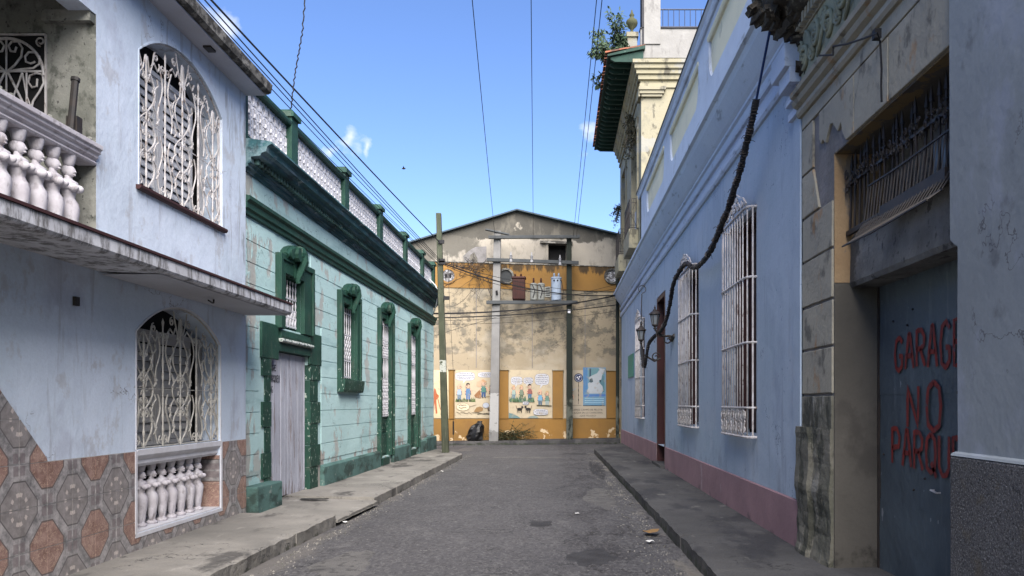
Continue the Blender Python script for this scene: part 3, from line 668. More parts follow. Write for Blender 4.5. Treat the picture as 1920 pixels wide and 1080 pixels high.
# return wall of the loggia with its window opening (x from the facade inwards)
rw = MB(); y = 7.44
xs = [-7.6, -5.52, -4.76, -4.3]; zs = [3.0, 3.95, 5.10, 5.75]
for i in range(3):
    for j in range(3):
        if i == 1 and j == 1: continue
        rw.add([(xs[i], y, zs[j]), (xs[i+1], y, zs[j]), (xs[i+1], y, zs[j+1]), (xs[i], y, zs[j+1])], [(0, 1, 2, 3)])
for a, b in (((-5.52, 3.95), (-4.76, 3.95)), ((-4.76, 3.95), (-4.76, 5.1)), ((-4.76, 5.1), (-5.52, 5.1)), ((-5.52, 5.1), (-5.52, 3.95))):
    rw.add([(a[0], y, a[1]), (b[0], y, b[1]), (b[0], y + .16, b[1]), (a[0], y + .16, a[1])], [(0, 1, 2, 3)])
rw.add([(-7.6, -6, 3.0), (-7.6, y, 3.0), (-7.6, y, 5.8), (-7.6, -6, 5.8)], [(0, 1, 2, 3)])
rw.build('loggia_wall', m_lconc, H)
MB().box(-7.7, -4.35, -6, 7.5, 5.75, 5.9).build('loggia_ceiling', m_lconc, H)
rb = MB().box(-4.76, -4.31, 7.36, 7.438, 5.18, 5.28).build('ledge', m_lconc, H)
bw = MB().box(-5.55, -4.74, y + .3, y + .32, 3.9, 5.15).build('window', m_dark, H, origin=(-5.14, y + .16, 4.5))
# its wrought grille: circle segments, scrolls and crossing bars
gp = lambda px, py: (( px - VX) * (y - .005) / F, y - .005, EYE + (VY - py) * (y - .005) / F)
def g2(name, pts, r=.009, par=None, m=None): 
    MB().tube([gp(*p) for p in pts], r, 6).build(name, m or m_iron_white, par, smooth=False)
def arcp(cx, cy, r, a0, a1, n=16): return [(cx + r * math.cos(math.radians(a0 + (a1 - a0) * i / n)), cy + r * math.sin(math.radians(a0 + (a1 - a0) * i / n))) for i in range(n + 1)]
fmv = MB()
for a, b in (((-62, 65), (86, 65)), ((86, 65), (86, 225)), ((86, 225), (-62, 225)), ((-62, 225), (-62, 65)), ((-62, 134), (86, 134))): fmv.tube([gp(*a), gp(*b)], .012, 4)
fmv.build('window_frame', m_iron_white, bw)
g2('bar', arcp(12, 142, 70, -180, 0, 28), .014, bw)
for s in (-1, 1):
    fx = lambda x: 12 + s * (x - 12)
    def sc(pts): return [(fx(px), py) for px, py in pts]
    g2('scroll', sc([(14, 134), (28, 122), (40, 106), (42, 90), (34, 78), (22, 78), (16, 86), (20, 96), (28, 97), (31, 88)]), .010, bw)
    g2('scroll', sc([(14, 134), (40, 130), (62, 128), (74, 120), (74, 106), (64, 98), (54, 98), (47, 106), (49, 116), (58, 119), (66, 116)]), .010, bw)
    g2('scroll', sc(spiral(76, 78, 9, 1.57, 1.2, 14, .35)), .008, bw)
    g2('scroll', sc([(56, 214), (62, 190), (74, 172), (82, 156), (80, 140), (68, 137), (56, 142), (53, 154), (60, 164), (69, 162), (70, 148)]), .010, bw)
    g2('bar', sc([(14, 134), (42, 190), (50, 222)]), .011, bw); g2('bar', sc([(42, 136), (22, 190), (14, 222)]), .009, bw)
    g2('bar', sc([(50, 136), (50, 222)]), .010, bw); g2('bar', sc([(66, 222), (50, 180), (42, 137)]), .008, bw)
g2('bar', [(12, 72), (12, 224)], .009, bw)
vs_ = MB()
for k in range(7): vs_.tube([gp(-60, 196 + k * -9), gp(30, 224 - k * 5)], .006, 4)
vs_.build('louvre', m_lconc, bw)
# roof slab with blackened edge
MB().fprof(FL, [(-8, 5.90), (.30, 5.91), (.34, 5.93), (.36, 6.04), (.30, 6.08), (-8, 6.10)], -6, 11.03, 60).build('roof_slab', m_mould, H)
MB().fbox(FL, -6, 11.0, 5.885, 5.899, -.05, .27).build('soffit', m_soffit, H)
lf = MB().fbox(FL, 9.45, 9.6, 5.862, 5.884, .10, .19).build('light_fitting', m_iron_black, H)
# balcony / canopy slab
sb = MB(); sb.fprof(FL, [(-3.3, 2.90), (.0, 2.89), (.60, 2.87), (.625, 2.88), (.64, 2.90), (.64, 3.0), (.60, 3.03), (-3.3, 3.035)], -6, 10.99, 80)
sb.build('canopy_slab', m_fascia, H)
MB().fbox(FL, -6, 10.995, 3.005, 3.028, .60, .655).build('drip_edge', m_sill, H)
MB().fbox(FL, 7.5, 10.98, 2.862, 2.868, .02, .58).build('soffit', m_soffit, H)
hk = MB().tube([FL.p(9.28, 2.86, .30), FL.p(9.28, 2.82, .30), FL.p(9.2, 2.81, .32), FL.p(9.05, 2.82, .34)], .010, 5).build('hook', m_iron_black, H)
MB().fbox(FL, 7.08, 7.14, 2.52, 2.60, -.02, .03).build('socket', m_iron_black, H)
# balustrade
hr = MB().fprof(FL, [(-.16, 3.86), (.0, 3.86), (.015, 3.88), (.0, 3.90), (.03, 3.925), (.03, 3.95), (.055, 3.965), (.055, 3.99), (.075, 4.0), (.075, 4.04), (-.20, 4.05), (-.20, 3.90)], -2, 7.43).build('handrail', m_balwhite, H, bevel=.004)
rub = MB(); random.seed(5)
for k in range(26): u = random.uniform(5.6, 7.35); s_ = random.uniform(.012, .03); rub.ball(FL.p(u, 4.055, random.uniform(-.02, .06)), s_, 5, 3, (1, 1.3, .7))
stuff(rub.build('mortar_crumbs', m_lconc, H))
def figure_mesh(h, name):
    b = MB(); f = h
    pr = [(.066, 0), (.068, .035), (.056, .05), (.042, .06), (.040, .09), (.047, .18), (.058, .27), (.070, .36), (.078, .43), (.072, .48), (.055, .52), (.050, .545), (.056, .58), (.068, .62), (.074, .66)]
    b.lathe((0, 0, 0), [(r * f / .75, z * f, .012 * f * math.sin(z * 7), 0) for r, z in pr], 12, 1, 1.05)
    b.lathe((0, 0, 0), [(.064 * f / .75, .62 * f), (.074 * f / .75, .675 * f), (.066 * f / .75, .715 * f), (.030 * f / .75, .742 * f), (.026 * f / .75, .775 * f)], 12, .85, 1.35)
    for s in (-1, 1):
        b.ball((.082 * f, s * .042 * f, .640 * f), .046 * f, 10, 8, (1.25, .92, .95))
        b.ball((.012 * f, s * .040 * f, .23 * f), .055 * f, 10, 8, (1.0, .78, 3.5)); b.ball((-.03 * f, s * .035 * f, .42 * f), .05 * f, 8, 6, (1, .9, 1))     # the two legs show as soft ridges
    b.ball((.012 * f, 0, .822 * f), .062 * f, 12, 8, (1, .86, 1.08)); b.ball((-.018 * f, 0, .835 * f), .062 * f, 10, 8, (1, .98, 1.0))
    b.add([(.066 * f, -.010 * f, .806 * f), (.066 * f, .010 * f, .806 * f), (.094 * f, 0, .804 * f), (.070 * f, 0, .845 * f)], [(0, 1, 2), (0, 2, 3), (1, 3, 2), (0, 3, 1)])
    b.ball((.066 * f, 0, .782 * f), .016 * f, 6, 4, (1, 1.3, .6))
    b.lathe((0, 0, 0), [(.030 * f, .875 * f), (.052 * f, .89 * f), (.060 * f, .92 * f), (.068 * f, .95 * f), (.074 * f, .985 * f), (.074 * f, f)], 12)
    return b.mesh(name, m_balwhite, smooth=True)
fig = figure_mesh(.83, 'baluster'); fig2 = figure_mesh(.735, 'baluster')
for k in range(13): 
    o = link('baluster', fig, H, FL.p(7.12 - k * .222, 3.033, -.06)); o.rotation_euler.z = random.uniform(-.08, .08)
# window sills, shutters, grilles
random.seed(11)
def s_curve(u, z0, z1, amp, phase=0, n=14): return [(u + amp * math.sin(math.pi * 2 * (i / n) + phase), z0 + (z1 - z0) * i / n) for i in range(n + 1)]
def grille(fr, box, par, m, w=-.03, upper=True):
    a, b, c, d, rise = box[:5]; zs = d - rise; W_ = b - a; r = .0085
    def T(pts, rr=r, nm='scroll', n=5):
        pts = [(u, min(z, arch_z(min(max(u, a + .01), b - .01), a, b, zs, rise) - .01)) for u, z in pts]
        MB().tube([fr.p(u, z, w) for u, z in pts], rr, n).build(nm, m, par)
    rim = [(a + .012, c + .012), (b - .012, c + .012)] + arch_pts(a + .012, b - .012, zs, rise - .01, 20); rim.append(rim[0])
    T(rim, .010, 'frame')
    nb = 5
    zm = c + (zs - c) * .52
    T([(a + .02, zm), (b - .02, zm)], .006, 'rail', 4)
    for i in range(nb):
        u = a + W_ * (i + .5 + (0 if nb else 0)) / nb; zt = arch_z(u, a, b, zs, rise) - .10
        MB().tube([fr.p(u, c + (zt - c) * k / 30, w) for k in range(31)], lambda t: .0115 + .004 * math.sin(t * 60) + (-.012 * max(0, t - .97) * 30 if t > .97 else 0), 5).build('bar', m, par)
    for i in range(nb):
        u = a + W_ * (i + .5) / nb; hw = W_ / nb * .5; zt = arch_z(u, a, b, zs, rise)
        if i % 2 == 0:      # lyre shapes round every other bar
            for s in (-1, 1):
                T([(u, c + .40)] + [(u + s * hw * .95 * math.sin(math.pi * t), c + .40 + t * .42) for t in [k / 8 for k in range(1, 8)]] + [(u, c + .82)])
                T([(u + s * .02, c + .02)] + [(u + s * (hw * .85 * math.sin(math.pi * t * .9)), c + .02 + t * .4) for t in [k / 8 for k in range(1, 9)]])
                T([(u, zm + .10)] + [(u + s * hw * .9 * math.sin(math.pi * t), zm + .10 + t * .50) for t in [k / 9 for k in range(1, 9)]] + [(u + s * .02, zt - .12)])
                T(spiral(u + s * .045, zm + .11, .035, -1.57 if s > 0 else -1.57, s * 1.3, 12), .007); T(spiral(u + s * .045, zm - .13, .035, 1.57, -s * 1.3, 12), .007)
                T(spiral(u + s * .06, c + .36, .045, 1.57, s * 1.3, 12), .007); T(spiral(u + s * .05, zt - .35, .04, 1.57, s * 1.3, 12), .007)
                T([(u, zt - .42), (u + s * .07, zt - .30), (u + s * .13, zt - .16), (u + s * .16, zt - .05)])
            for kk in range(6):     # rosette
                an = kk * math.pi / 3 + .5
                T([(u, zm), (u + .05 * math.cos(an), zm + .05 * math.sin(an)), (u + .085 * math.cos(an + .35), zm + .085 * math.sin(an + .35))], .007)
        else:
            for s in (-1, 1):
                T(s_curve(u + s * hw * .55, c + .04, zm - .06, s * .05), r); T(s_curve(u + s * hw * .55, zm + .05, min(zt - .18, zs + .05), s * .05, .6), r)
                T(spiral(u + s * .05, c + .09, .05, -1.57, s * 1.2, 12), .007)
                T(spiral(u + s * .05, zt - .30, .045, -1.57, s * 1.25, 12), .007)
    for i in range(nb + 1):
        u = a + W_ * i / nb
        if i in (0, nb): continue
        zt = arch_z(u, a, b, zs, rise)
        for q, s in ((.20, 1), (.36, -1), (.62, 1), (.80, -1)):
            z0 = c + (zs - c) * q
            T([(u + s * .01, z0 - .10), (u + s * .05, z0 - .05), (u + s * .01, z0 + .03), (u - s * .05, z0 + .08), (u - s * .02, z0 + .14)], .009)
            T(spiral(u + s * .055, z0 - .02, .032, 1.57, s * 1.2, 10), .007)
        T(spiral(u, zt - .16, .05, 1.57, 1.3, 12), .008); T([(u - .10, zt - .30), (u - .04, zt - .24), (u + .04, zt - .30), (u + .09, zt - .22)], .009)
    for s, uu in ((1, a + .07), (-1, b - .07)):
        T(spiral(uu, c + .10, .06, -1.57, s * 1.2, 12), .007); T(spiral(uu, zs - .10, .05, 1.57, s * 1.2, 12), .007)
        T(s_curve(uu, c + .2, zs - .2, s * .03), .008)
def shutters(fr, par, leaves, z0, z1, w, m, pitch=.095, gap=None):
    for (ua, ub) in leaves:
        f = MB(); st = .05
        f.fbox(fr, ua, ua + st, z0, z1, w - .02, w + .02); f.fbox(fr, ub - st, ub, z0, z1, w - .02, w + .02)
        f.fbox(fr, ua + st, ub - st, z0, z0 + st, w - .018, w + .018); f.fbox(fr, ua + st, ub - st, z1 - st * 1.6, z1, w - .018, w + .018)
        f.build('shutter_frame', m, par)
        n_ = int((z1 - z0 - .14) / pitch); sm = None
        for k in range(n_):
            z = z0 + st + .01 + k * (z1 - z0 - st * 2.6 - .02) / n_
            b = MB(); hgt = (z1 - z0) / n_ * .80; t = .045
            P = [(ua + st, z), (ub - st, z), (ub - st, z + hgt), (ua + st, z + hgt)]
            q = [fr.p(P[0][0], P[0][1], w + .012), fr.p(P[1][0], P[1][1], w + .012), fr.p(P[2][0], P[2][1], w - .016), fr.p(P[3][0], P[3][1], w - .016)]
            q2 = [(x - .006 * fr.side, y_, z_ - .006) for x, y_, z_ in q]
            if sm is None:
                b.add(q + q2, [(0, 1, 2, 3), (7, 6, 5, 4), (0, 4, 5, 1), (1, 5, 6, 2), (2, 6, 7, 3), (3, 7, 4, 0)])
                sm = b.mesh('slat', m, q[0])
            link('slat', sm, par, q[0])
for box, m_s, m_g, nm in ((LOW, m_slat2, m_iron_grey, 'lower'), (UP, m_slat, m_iron_white, 'upper')):
    a, b, c, d, rise = box[:5]
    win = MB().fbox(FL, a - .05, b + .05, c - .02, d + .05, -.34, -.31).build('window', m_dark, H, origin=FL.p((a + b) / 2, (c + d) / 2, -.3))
    sh_top = d - rise + .02
    shutters(FL, win, [(a + .01, a + .80), (a + .89, b - .34), (b - .13, b - .015)], c + .01, sh_top, -.24, m_s)
    MB().fbox(FL, a, b, sh_top, sh_top + .05, -.27, -.20).build('transom', m_s, win)
    MB().fbox(FL, a + .802, a + .888, c + .01, sh_top, -.26, -.21).build('mullion', m_s, win)
    grille(FL, box, win, m_g)
MB().fprof(FL, [(-.28, 3.84), (.035, 3.84), (.055, 3.86), (.055, 3.885), (-.28, 3.889)], 8.14, 10.28).build('sill', m_sill, H)
# thin raised edge round both arches
for box, m_ in ((LOW, m_white), (UP, m_white)):
    a, b, c, d, rise = box[:5]
    pts = [(a - .008, c), (a - .008, d - rise)] ; ap = arch_pts(a - .008, b + .008, d - rise, rise, 24)[::-1]
    pts = [(a - .008, c)] + ap + [(b + .008, c)]
    MB().tube([FL.p(u, z, .001) for u, z in pts], .010, 4).build('window_trim', m_lblue if m_ is m_white and box is UP else m_, H)
# niche under the lower window with the row of figure balusters
MB().fbox(FL, 8.06, 10.25, .32, 1.2, -.60, -.555).build('niche_back', m_dark, H)
MB().fprof(FL, [(-.30, 1.0), (-.05, 1.0), (-.03, 1.03), (-.03, 1.07), (0, 1.10), (.012, 1.12), (.012, 1.178), (-.30, 1.179)], 8.152, 10.168).build('window_ledge', m_white, H, bevel=.003)
mo = MB(); mo.fbox(FL, 8.11, 8.149, .30, 1.165, -.01, .014); mo.fbox(FL, 10.171, 10.21, .30, 1.18, -.01, .014); mo.fbox(FL, 8.11, 10.21, .285, .325, -.01, .015)
mo.build('niche_frame', m_white, H)
MB().fbox(FL, 8.14, 10.18, .33, .345, -.5, .0).build('niche_floor', m_white, H)
for k in range(8):
    o = link('baluster', fig2, H, FL.p(8.28 + k * .222, .345, -.14)); o.scale = (.94, .94, .90); o.rotation_euler.z = random.uniform(-.05, .05)
for z0_, z1_ in ((.346, .62), (.623, .995)):
    MB().fbox(FL, 10.150, 10.168, z0_, z1_, -.30, -.004).build('tile', m_tile, H)
# dado tiles, one object each; cut by the sloping edge at the left
def clip(poly, A, B):       # keep the part left of A->B
    out = []
    def side(p): return (B[0] - A[0]) * (p[1] - A[1]) - (B[1] - A[1]) * (p[0] - A[0])
    for i, p in enumerate(poly):
        q = poly[(i + 1) % len(poly)]; sp_, sq = side(p), side(q)
        if sp_ >= 0: out.append(p)
        if sp_ * sq < 0: t = sp_ / (sp_ - sq); out.append((p[0] + (q[0] - p[0]) * t, p[1] + (q[1] - p[1]) * t))
    return out
tm_full = {}
random.seed(2); gap = .0035
for i in range(-8, 14):
    for j in range(-3, 4):
        ua = TU0 + i * TU + gap; ub = TU0 + (i + 1) * TU - gap; za = TZ0 + j * TZ + gap; zb = za + TZ - 2 * gap
        za = max(za, .08); zb_ = zb
        cells = [(ua, ub, za, zb)]
        if ua > 10.99 or za >= zb: continue
        ub = min(ub, 10.995)
        poly = [(ua, za), (ub, za), (ub, zb), (ua, zb)]
        if ua > 6.70 or zb < 1.17: poly = [(u, min(z, 1.162)) for u, z in poly]
        if min(zb, 1.17) - za < .01 and ua > 6.7: continue
        if ub < 6.8: poly = clip(poly, (6.745, 1.160), (6.16, 1.745))
        if zb > 1.17 and ua < 6.7 and ub > 6.745: poly = clip(poly, (6.745, 1.160), (6.16, 1.745))
        if not poly or len(poly) < 3: continue
        # leave the niche free
        subs = [poly]
        u0p, u1p = min(p[0] for p in poly), max(p[0] for p in poly); z0p, z1p = min(p[1] for p in poly), max(p[1] for p in poly)
        if u1p > 8.11 and u0p < 10.21 and z1p > .285:
            subs = []
            if u0p < 8.11: subs.append([(u0p, z0p), (8.11, z0p), (8.11, z1p), (u0p, z1p)])
            if u1p > 10.21: subs.append([(10.21, z0p), (u1p, z0p), (u1p, z1p), (10.21, z1p)])
            if z0p < .285: subs.append([(max(u0p, 8.11), z0p), (min(u1p, 10.21), z0p), (min(u1p, 10.21), .284), (max(u0p, 8.11), .284)])
        for sp_ in subs:
            if abs(max(p[0] for p in sp_) - min(p[0] for p in sp_)) < .01 or max(p[1] for p in sp_) - min(p[1] for p in sp_) < .01: continue
            w_ = .009 + random.uniform(-.0008, .0008); cu = sum(p[0] for p in sp_) / len(sp_); cz = sum(p[1] for p in sp_) / len(sp_)
            key = tuple((round(p[0] - cu, 3), round(p[1] - cz, 3)) for p in sp_)
            if key not in tm_full: tm_full[key] = MB().fpoly(FL, sp_, -.002, .010).mesh('tile', m_tile, FL.p(cu, cz, 0))
            link('tile', tm_full[key], H, FL.p(cu, cz, w_ - .010))
gb = MB(); gb.fbox(FL, -6, 8.11, .05, 1.166, 0, .0055); gb.fbox(FL, 10.21, 10.998, .05, 1.166, 0, .0055); gb.fbox(FL, 8.11, 10.21, .05, .286, 0, .0055); gb.fpoly(FL, [(5.0, 1.1661), (6.735, 1.1661), (5.0, 2.88)], 0, .0055)
gb.build('grout_bed', m_grout, H)
# leaning pipe stub on the handrail
ps = MB().tube([FL.p(7.05, 4.055, .0), FL.p(7.12, 4.52, .0)], .030, 8).tube([FL.p(7.12, 4.52, .0), FL.p(7.125, 4.55, .0)], .038, 8).box(-4.36, -4.26, 7.08, 7.16, 4.055, 4.20)
tag(ps.build('pipe_stub', m_iron_black, None, origin=FL.p(7.08, 4.05, 0)), 'dark rusted pipe stub leaning upright on the balcony handrail', 'pipe')
# ================================================================ left: mint single-storey house
FG = Fr(-4.47, .010, 1)
G = thing('green_house', 'mint green single-storey house with bottle green trim and white lattice parapet', 'house', FG.p(19, .15, 0))
DOOR = (12.05, 13.90, .12, 2.53, 0, .16)
WA = (12.55, 13.45, 2.84, 3.70, 0, .28); WB = (15.85, 16.85, 2.12, 3.66, 0, .28); WC = (19.15, 20.15, .36, 3.72, 0, .28); WD = (22.75, 23.75, .36, 3.72, 0, .28)
gw = MB(); holes = [DOOR, WA, WB, WC, WD]
wall_grid(gw, FG, 11.0, 26.9, 0, 5.0, holes, depth=.3)
gw.box(-9, -4.201, 26.88, 26.9, 0, 5.0)
gw.build('wall', m_mint, G)
cb = MB(); cb.fbox(FG, 11.02, 26.86, 0, 5.2, -6, -.33); cb.build('core', m_dark, G)
# scored plaster courses, each a board of plaster split round the openings
random.seed(4); z = .62; ch = .3025
rings = [(11.6, 14.55, 0, 2.90), (12.25, 13.95, 0, 4.02), (15.55, 17.15, 1.86, 3.92), (18.85, 20.45, 0, 3.96), (22.45, 24.05, 0, 3.96)]
while z < 4.25:
    z1 = min(z + ch, 4.27); cuts = sorted((r[0], r[1]) for r in rings if r[2] < z1 - .02 and r[3] > z + .02)
    u = 11.01; segs = []
    for a, b in cuts:
        if a > u + .05: segs.append((u, a))
        u = max(u, b)
    segs.append((u, 26.88))
    for a, b in segs:
        MB().fbox(FG, a, b, z + .006, z1 - .006, -.001, .012 + random.uniform(-.0015, .0015)).build('plaster_course', m_mint, G, bevel=.003)
    z = z1
# plinth pieces
pz = MB(); 
for a, b in ((14.5, 18.95), (20.35, 22.55), (23.95, 25.0), (25.0, 26.95)): 
    MB().fprof(FG, [(0, .0), (.10 if b > 26.9 else .085, .0), (.10 if b > 26.9 else .085, .50 if b < 26 else .56), (.05, .53 if b < 26 else .58), (0, .54 if b < 26 else .585)], a, b, max(3, int((b - a) * 3))).build('plinth', m_plinth, G, bevel=.01)
MB().fbox(FG, 11.02, 11.98, 0, .50, 0, .22).build('plinth', m_plinth, G, bevel=.02)
for a, b in ((18.96, 20.34), (22.56, 23.94)): MB().fbox(FG, a + .3, b - .35, 0, .33, 0, .06).build('plinth', m_dgreen, G, bevel=.01)
# string course and cornice
MB().fprof(FG, [(0, 4.28), (.05, 4.29), (.05, 4.34), (.08, 4.36), (.08, 4.44), (.12, 4.47), (.12, 4.52), (0, 4.54)], 11.0, 26.95, 40).build('string_course', m_green, G)
MB().fprof(FG, [(0, 4.88), (.03, 4.88), (.04, 4.91), (.08, 4.93), (.08, 4.96), (.12, 4.98), (.12, 5.055), (.25, 5.07), (.27, 5.11), (.33, 5.13), (.35, 5.20), (.41, 5.235), (.405, 5.265), (0, 5.32)], 11.02, 27.15, 60).build('cornice', m_cornice, G)
dn = MB(); u = 11.15
while u < 27.0: dn.fbox(FG, u, u + .065, 4.985, 5.065, .121, .185); u += .125
stuff(dn.build('dentil', m_plinth, G))
MB().fbox(FG, 11.02, 26.9, 5.32, 5.40, -.20, .02).build('parapet_base', m_dgreen, G)
MB().fprof(FG, [(-.20, 6.12), (.05, 6.12), (.06, 6.15), (.06, 6.19), (-.20, 6.2)], 11.02, 26.9).build('parapet_rail', m_dgreen, G)
MB().fbox(FG, 11.02, 11.16, 5.3, 6.12, -.2, .03).build('post', m_dgreen, G)
posts = [13.0, 16.1, 19.1, 22.1, 24.7, 26.75]
pm = MB().fbox(FG, -.15, .15, 5.33, 6.30, -.20, .06); pm.fbox(FG, -.19, .19, 6.26, 6.34, -.23, .10); pm.fbox(FG, -.15, .15, 6.34, 6.38, -.19, .06)
pmesh = pm.mesh('post', m_green, FG.p(0, 5.33, 0))
for u in posts: link('post', pmesh, G, FG.p(u, 5.33, 0))
# lattice blocks: ring over ribbed baluster
lb = MB(); zb, zt, dw = 5.40, 6.12, -.075
def ringp(b, u, z, r0, r1, w0, w1, n=12):
    for i in range(n):
        a0, a1 = 2 * math.pi * i / n, 2 * math.pi * (i + 1) / n
        P = [(u + r * math.cos(a), z + r * math.sin(a)) for r, a in ((r0, a0), (r1, a0), (r1, a1), (r0, a1))]; b.fpoly(FG, P, w0, w1)
ringp(lb, .10, 6.02, .062, .098, -.09, -.03)
for s in (0, .2): lb.fpoly(FG, [(s, 5.95), (s + (.035 if s == 0 else -.035), 6.10), (s, 6.12)], -.09, -.03)
lb.fbox(FG, 0, .2, 5.90, 5.93, -.09, -.035); lb.fbox(FG, 0, .2, 5.40, 5.44, -.09, -.03)
for k in range(3):
    z = 5.45 + k * .155
    lb.fpoly(FG, [(.0, z), (.035, z + .02), (.015, z + .075), (.045, z + .13), (0, z + .15)], -.10, -.02)
    lb.fpoly(FG, [(.2, z), (.165, z + .02), (.185, z + .075), (.155, z + .13), (.2, z + .15)], -.10, -.02)
    lb.fpoly(FG, [(.07, z), (.13, z), (.12, z + .05), (.135, z + .1), (.10, z + .15), (.065, z + .1), (.08, z + .05)], -.085, -.03)
    lb.fbox(FG, .0, .2, z + .062, z + .085, -.075, -.045)
lmesh = lb.mesh('lattice_block', m_lattice, FG.p(0, 5.4, 0))
edges = [11.16] + [q for p in posts[:-1] for q in (p - .15, p + .15)] + [26.6]
for a, b in zip(edges[0::2], edges[1::2]):
    n = max(1, round((b - a) / .2)); st = (b - a) / n
    for k in range(n):
        o = link('lattice_block', lmesh, G, FG.p(a + k * st, 5.4, 0)); o.scale.y = st / .2
MB().fbox(FG, 11.02, 26.9, 5.38, 6.15, -.32, -.26).build('parapet_back', m_lattice, G)
# windows
m_chip = mat('chipped_white_ledge', (.50, .52, .50), .85, (3, .5, (.36, .40, .38)), [dict(col=(.03, .08, .06), s=(14, 14, 14), lo=.55, hi=.6, amt=.85, seed=3)])
def green_window(box, frame, panel, crest_u, zc, kind):
    a, b, c, d = box[:4]; fa, fb, fc, fd = frame
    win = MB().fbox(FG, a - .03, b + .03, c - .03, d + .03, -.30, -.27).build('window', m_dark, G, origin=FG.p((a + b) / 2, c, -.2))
    f = MB(); t = .09; w1 = .07
    for (u0, u1, z0, z1) in ((fa, a, fc, fd), (b, fb, fc, fd), (a, b, d, fd)): f.fbox(FG, u0, u1, z0, z1, -.001, w1)
    for (u0, u1, z0, z1) in ((fa, fa + t, fc, fd), (fb - t, fb, fc, fd), (fa + t, fb - t, fd - t, fd)): f.fbox(FG, u0, u1, z0 + .001, z1 + .001, w1 - .001, w1 + .03)
    f.build('window_surround', m_green, win, bevel=.006)
    rv = MB(); dp = .27
    rv.fbox(FG, b - .012, b - .001, c, d, -dp, 0); rv.fbox(FG, a + .001, a + .012, c, d, -dp, 0); rv.fbox(FG, a, b, d - .012, d - .001, -dp, 0)
    rv.build('reveal', m_green, win)
    # crest: two volutes and a keystone scroll
    cr = MB(); z = zc
    for s, L_ in ((-1, .50), (1, .42)):
        pts = [(crest_u + s * x, z + dz) for x, dz in ((.02, .02), (.12, .07), (.24, .09), (.36, .04), (L_, -.05))]
        cr.tube([FG.p(u, zz, .09) for u, zz in pts], lambda q: .085 - .035 * q, 8)
        sp = spiral(crest_u + s * .13, z + .02, .085, 1.57, -s * 1.4, 16, .2); cr.tube([FG.p(u, zz, .17) for u, zz in sp], .028, 6)
    cr.tube([FG.p(crest_u + .02, z + .06, .16), FG.p(crest_u + .05, z - .05, .19), FG.p(crest_u + .02, z - .2, .15), FG.p(crest_u, z - .36, .10), FG.p(crest_u, z - .42, .11)], lambda q: .085 - .05 * q, 8)
    cr.ball(FG.p(crest_u, z + .07, .13), .12, 8, 6)
    sil = [(crest_u + x, z + y_) for x, y_ in ((-.54, -.10), (-.50, .03), (-.36, .11), (-.16, .17), (.04, .20), (.20, .17), (.34, .12), (.46, .0), (.46, -.10), (.22, -.12), (.10, -.34), (-.06, -.34), (-.14, -.12))]
    cr.fpoly(FG, sil, .0, .10)
    for s in (-1, 1): cr.tube([FG.p(crest_u + s * .14, z + .02, .08), FG.p(crest_u + s * .14, z + .02, .20)], .115, 10); cr.tube([FG.p(crest_u + s * .34, z + .0, .08), FG.p(crest_u + s * .34, z + .0, .15)], .085, 10)
    cr.build('crest', m_green, win)
    # grille
    g0 = c + (.05 if not panel else panel - c); w = -.07 if kind != 'C' else -.02; zt = d - .04
    rails = {'A': [.03, .22, .38, .62], 'B': [.02, .25, .62, .92], 'C': [.01, .18, .40, .62, .80, .96]}[kind]
    for q in rails: MB().fbox(FG, a + .03, b - .03, g0 + (zt - g0) * q - .012, g0 + (zt - g0) * q + .012, w - .01, w + .012).build('rail', m_white, win)
    nb = 7; bm_ = None
    for k in range(nb):
        u = a + .05 + (b - a - .10) * k / (nb - 1)
        if bm_ is None: bm_ = MB().tube([FG.p(u, g0 + (zt - g0) * i / 12, w) for i in range(13)], lambda t: .013 + .005 * math.sin(t * 40), 5).mesh('bar', m_white, FG.p(u, g0, w))
        link('bar', bm_, win, FG.p(u, g0, w))
    for k in range(nb - 1):     # lozenge and curl fillings
        u = a + .05 + (b - a - .10) * (k + .5) / (nb - 1); hw = (b - a - .1) / (nb - 1) * .5
        sc = MB()
        for (q0, q1) in ({'A': [(.03, .36)], 'B': [(.27, .60)], 'C': [(.02, .17), (.19, .39), (.63, .79)]}[kind]):
            z0_, z1_ = g0 + (zt - g0) * q0, g0 + (zt - g0) * q1; nn = 3 if kind != 'A' else 1
            for i in range(nn):
                za, zb_ = z0_ + (z1_ - z0_) * i / nn, z0_ + (z1_ - z0_) * (i + 1) / nn
                for s in (-1, 1): sc.tube([FG.p(u, za, w + .012), FG.p(u + s * hw * .9, (za + zb_) / 2, w + .012), FG.p(u, zb_, w + .012)], .010, 4)
        sc.build('scroll', m_white, win)
    if kind == 'A':
        for k in range(4): MB().tube([FG.p(p_[0], p_[1], w) for p_ in spiral(a + .14 + k * .21, c + .18, .075, -1.57, 1.1, 12, .4)], .014, 5).build('scroll', m_white, win)
    sh = MB().fbox(FG, a + .02, b - .02, c, d, -.262, -.24)
    sh.build('shutter', m_dark if kind == 'A' else m_shutbrown if kind == 'B' else m_dgreen, win)
    if panel:
        pn = MB(); pn.fbox(FG, a + .01, b - .01, c + .005, panel, -.12, -.06); pn.fbox(FG, a + .12, b - .12, c + .08, panel - .42, -.0601, -.03)
        for k in range(6): pn.fbox(FG, a + .14, b - .14, panel - .10 - .05 * k, panel - .07 - .05 * k, -.06, -.035)
        pn.fbox(FG, a, b, panel - .02, panel + .03, -.12, -.02); pn.build('panel', m_green, win, bevel=.004)
    elif kind == 'B': MB().fprof(FG, [(-.2, fc - .001), (.12, fc), (.14, fc + .05), (.16, fc + .2), (.16, fc + .25), (-.2, c + .001)], fa + .02, fb - .02).build('sill', m_green, win, bevel=.006)
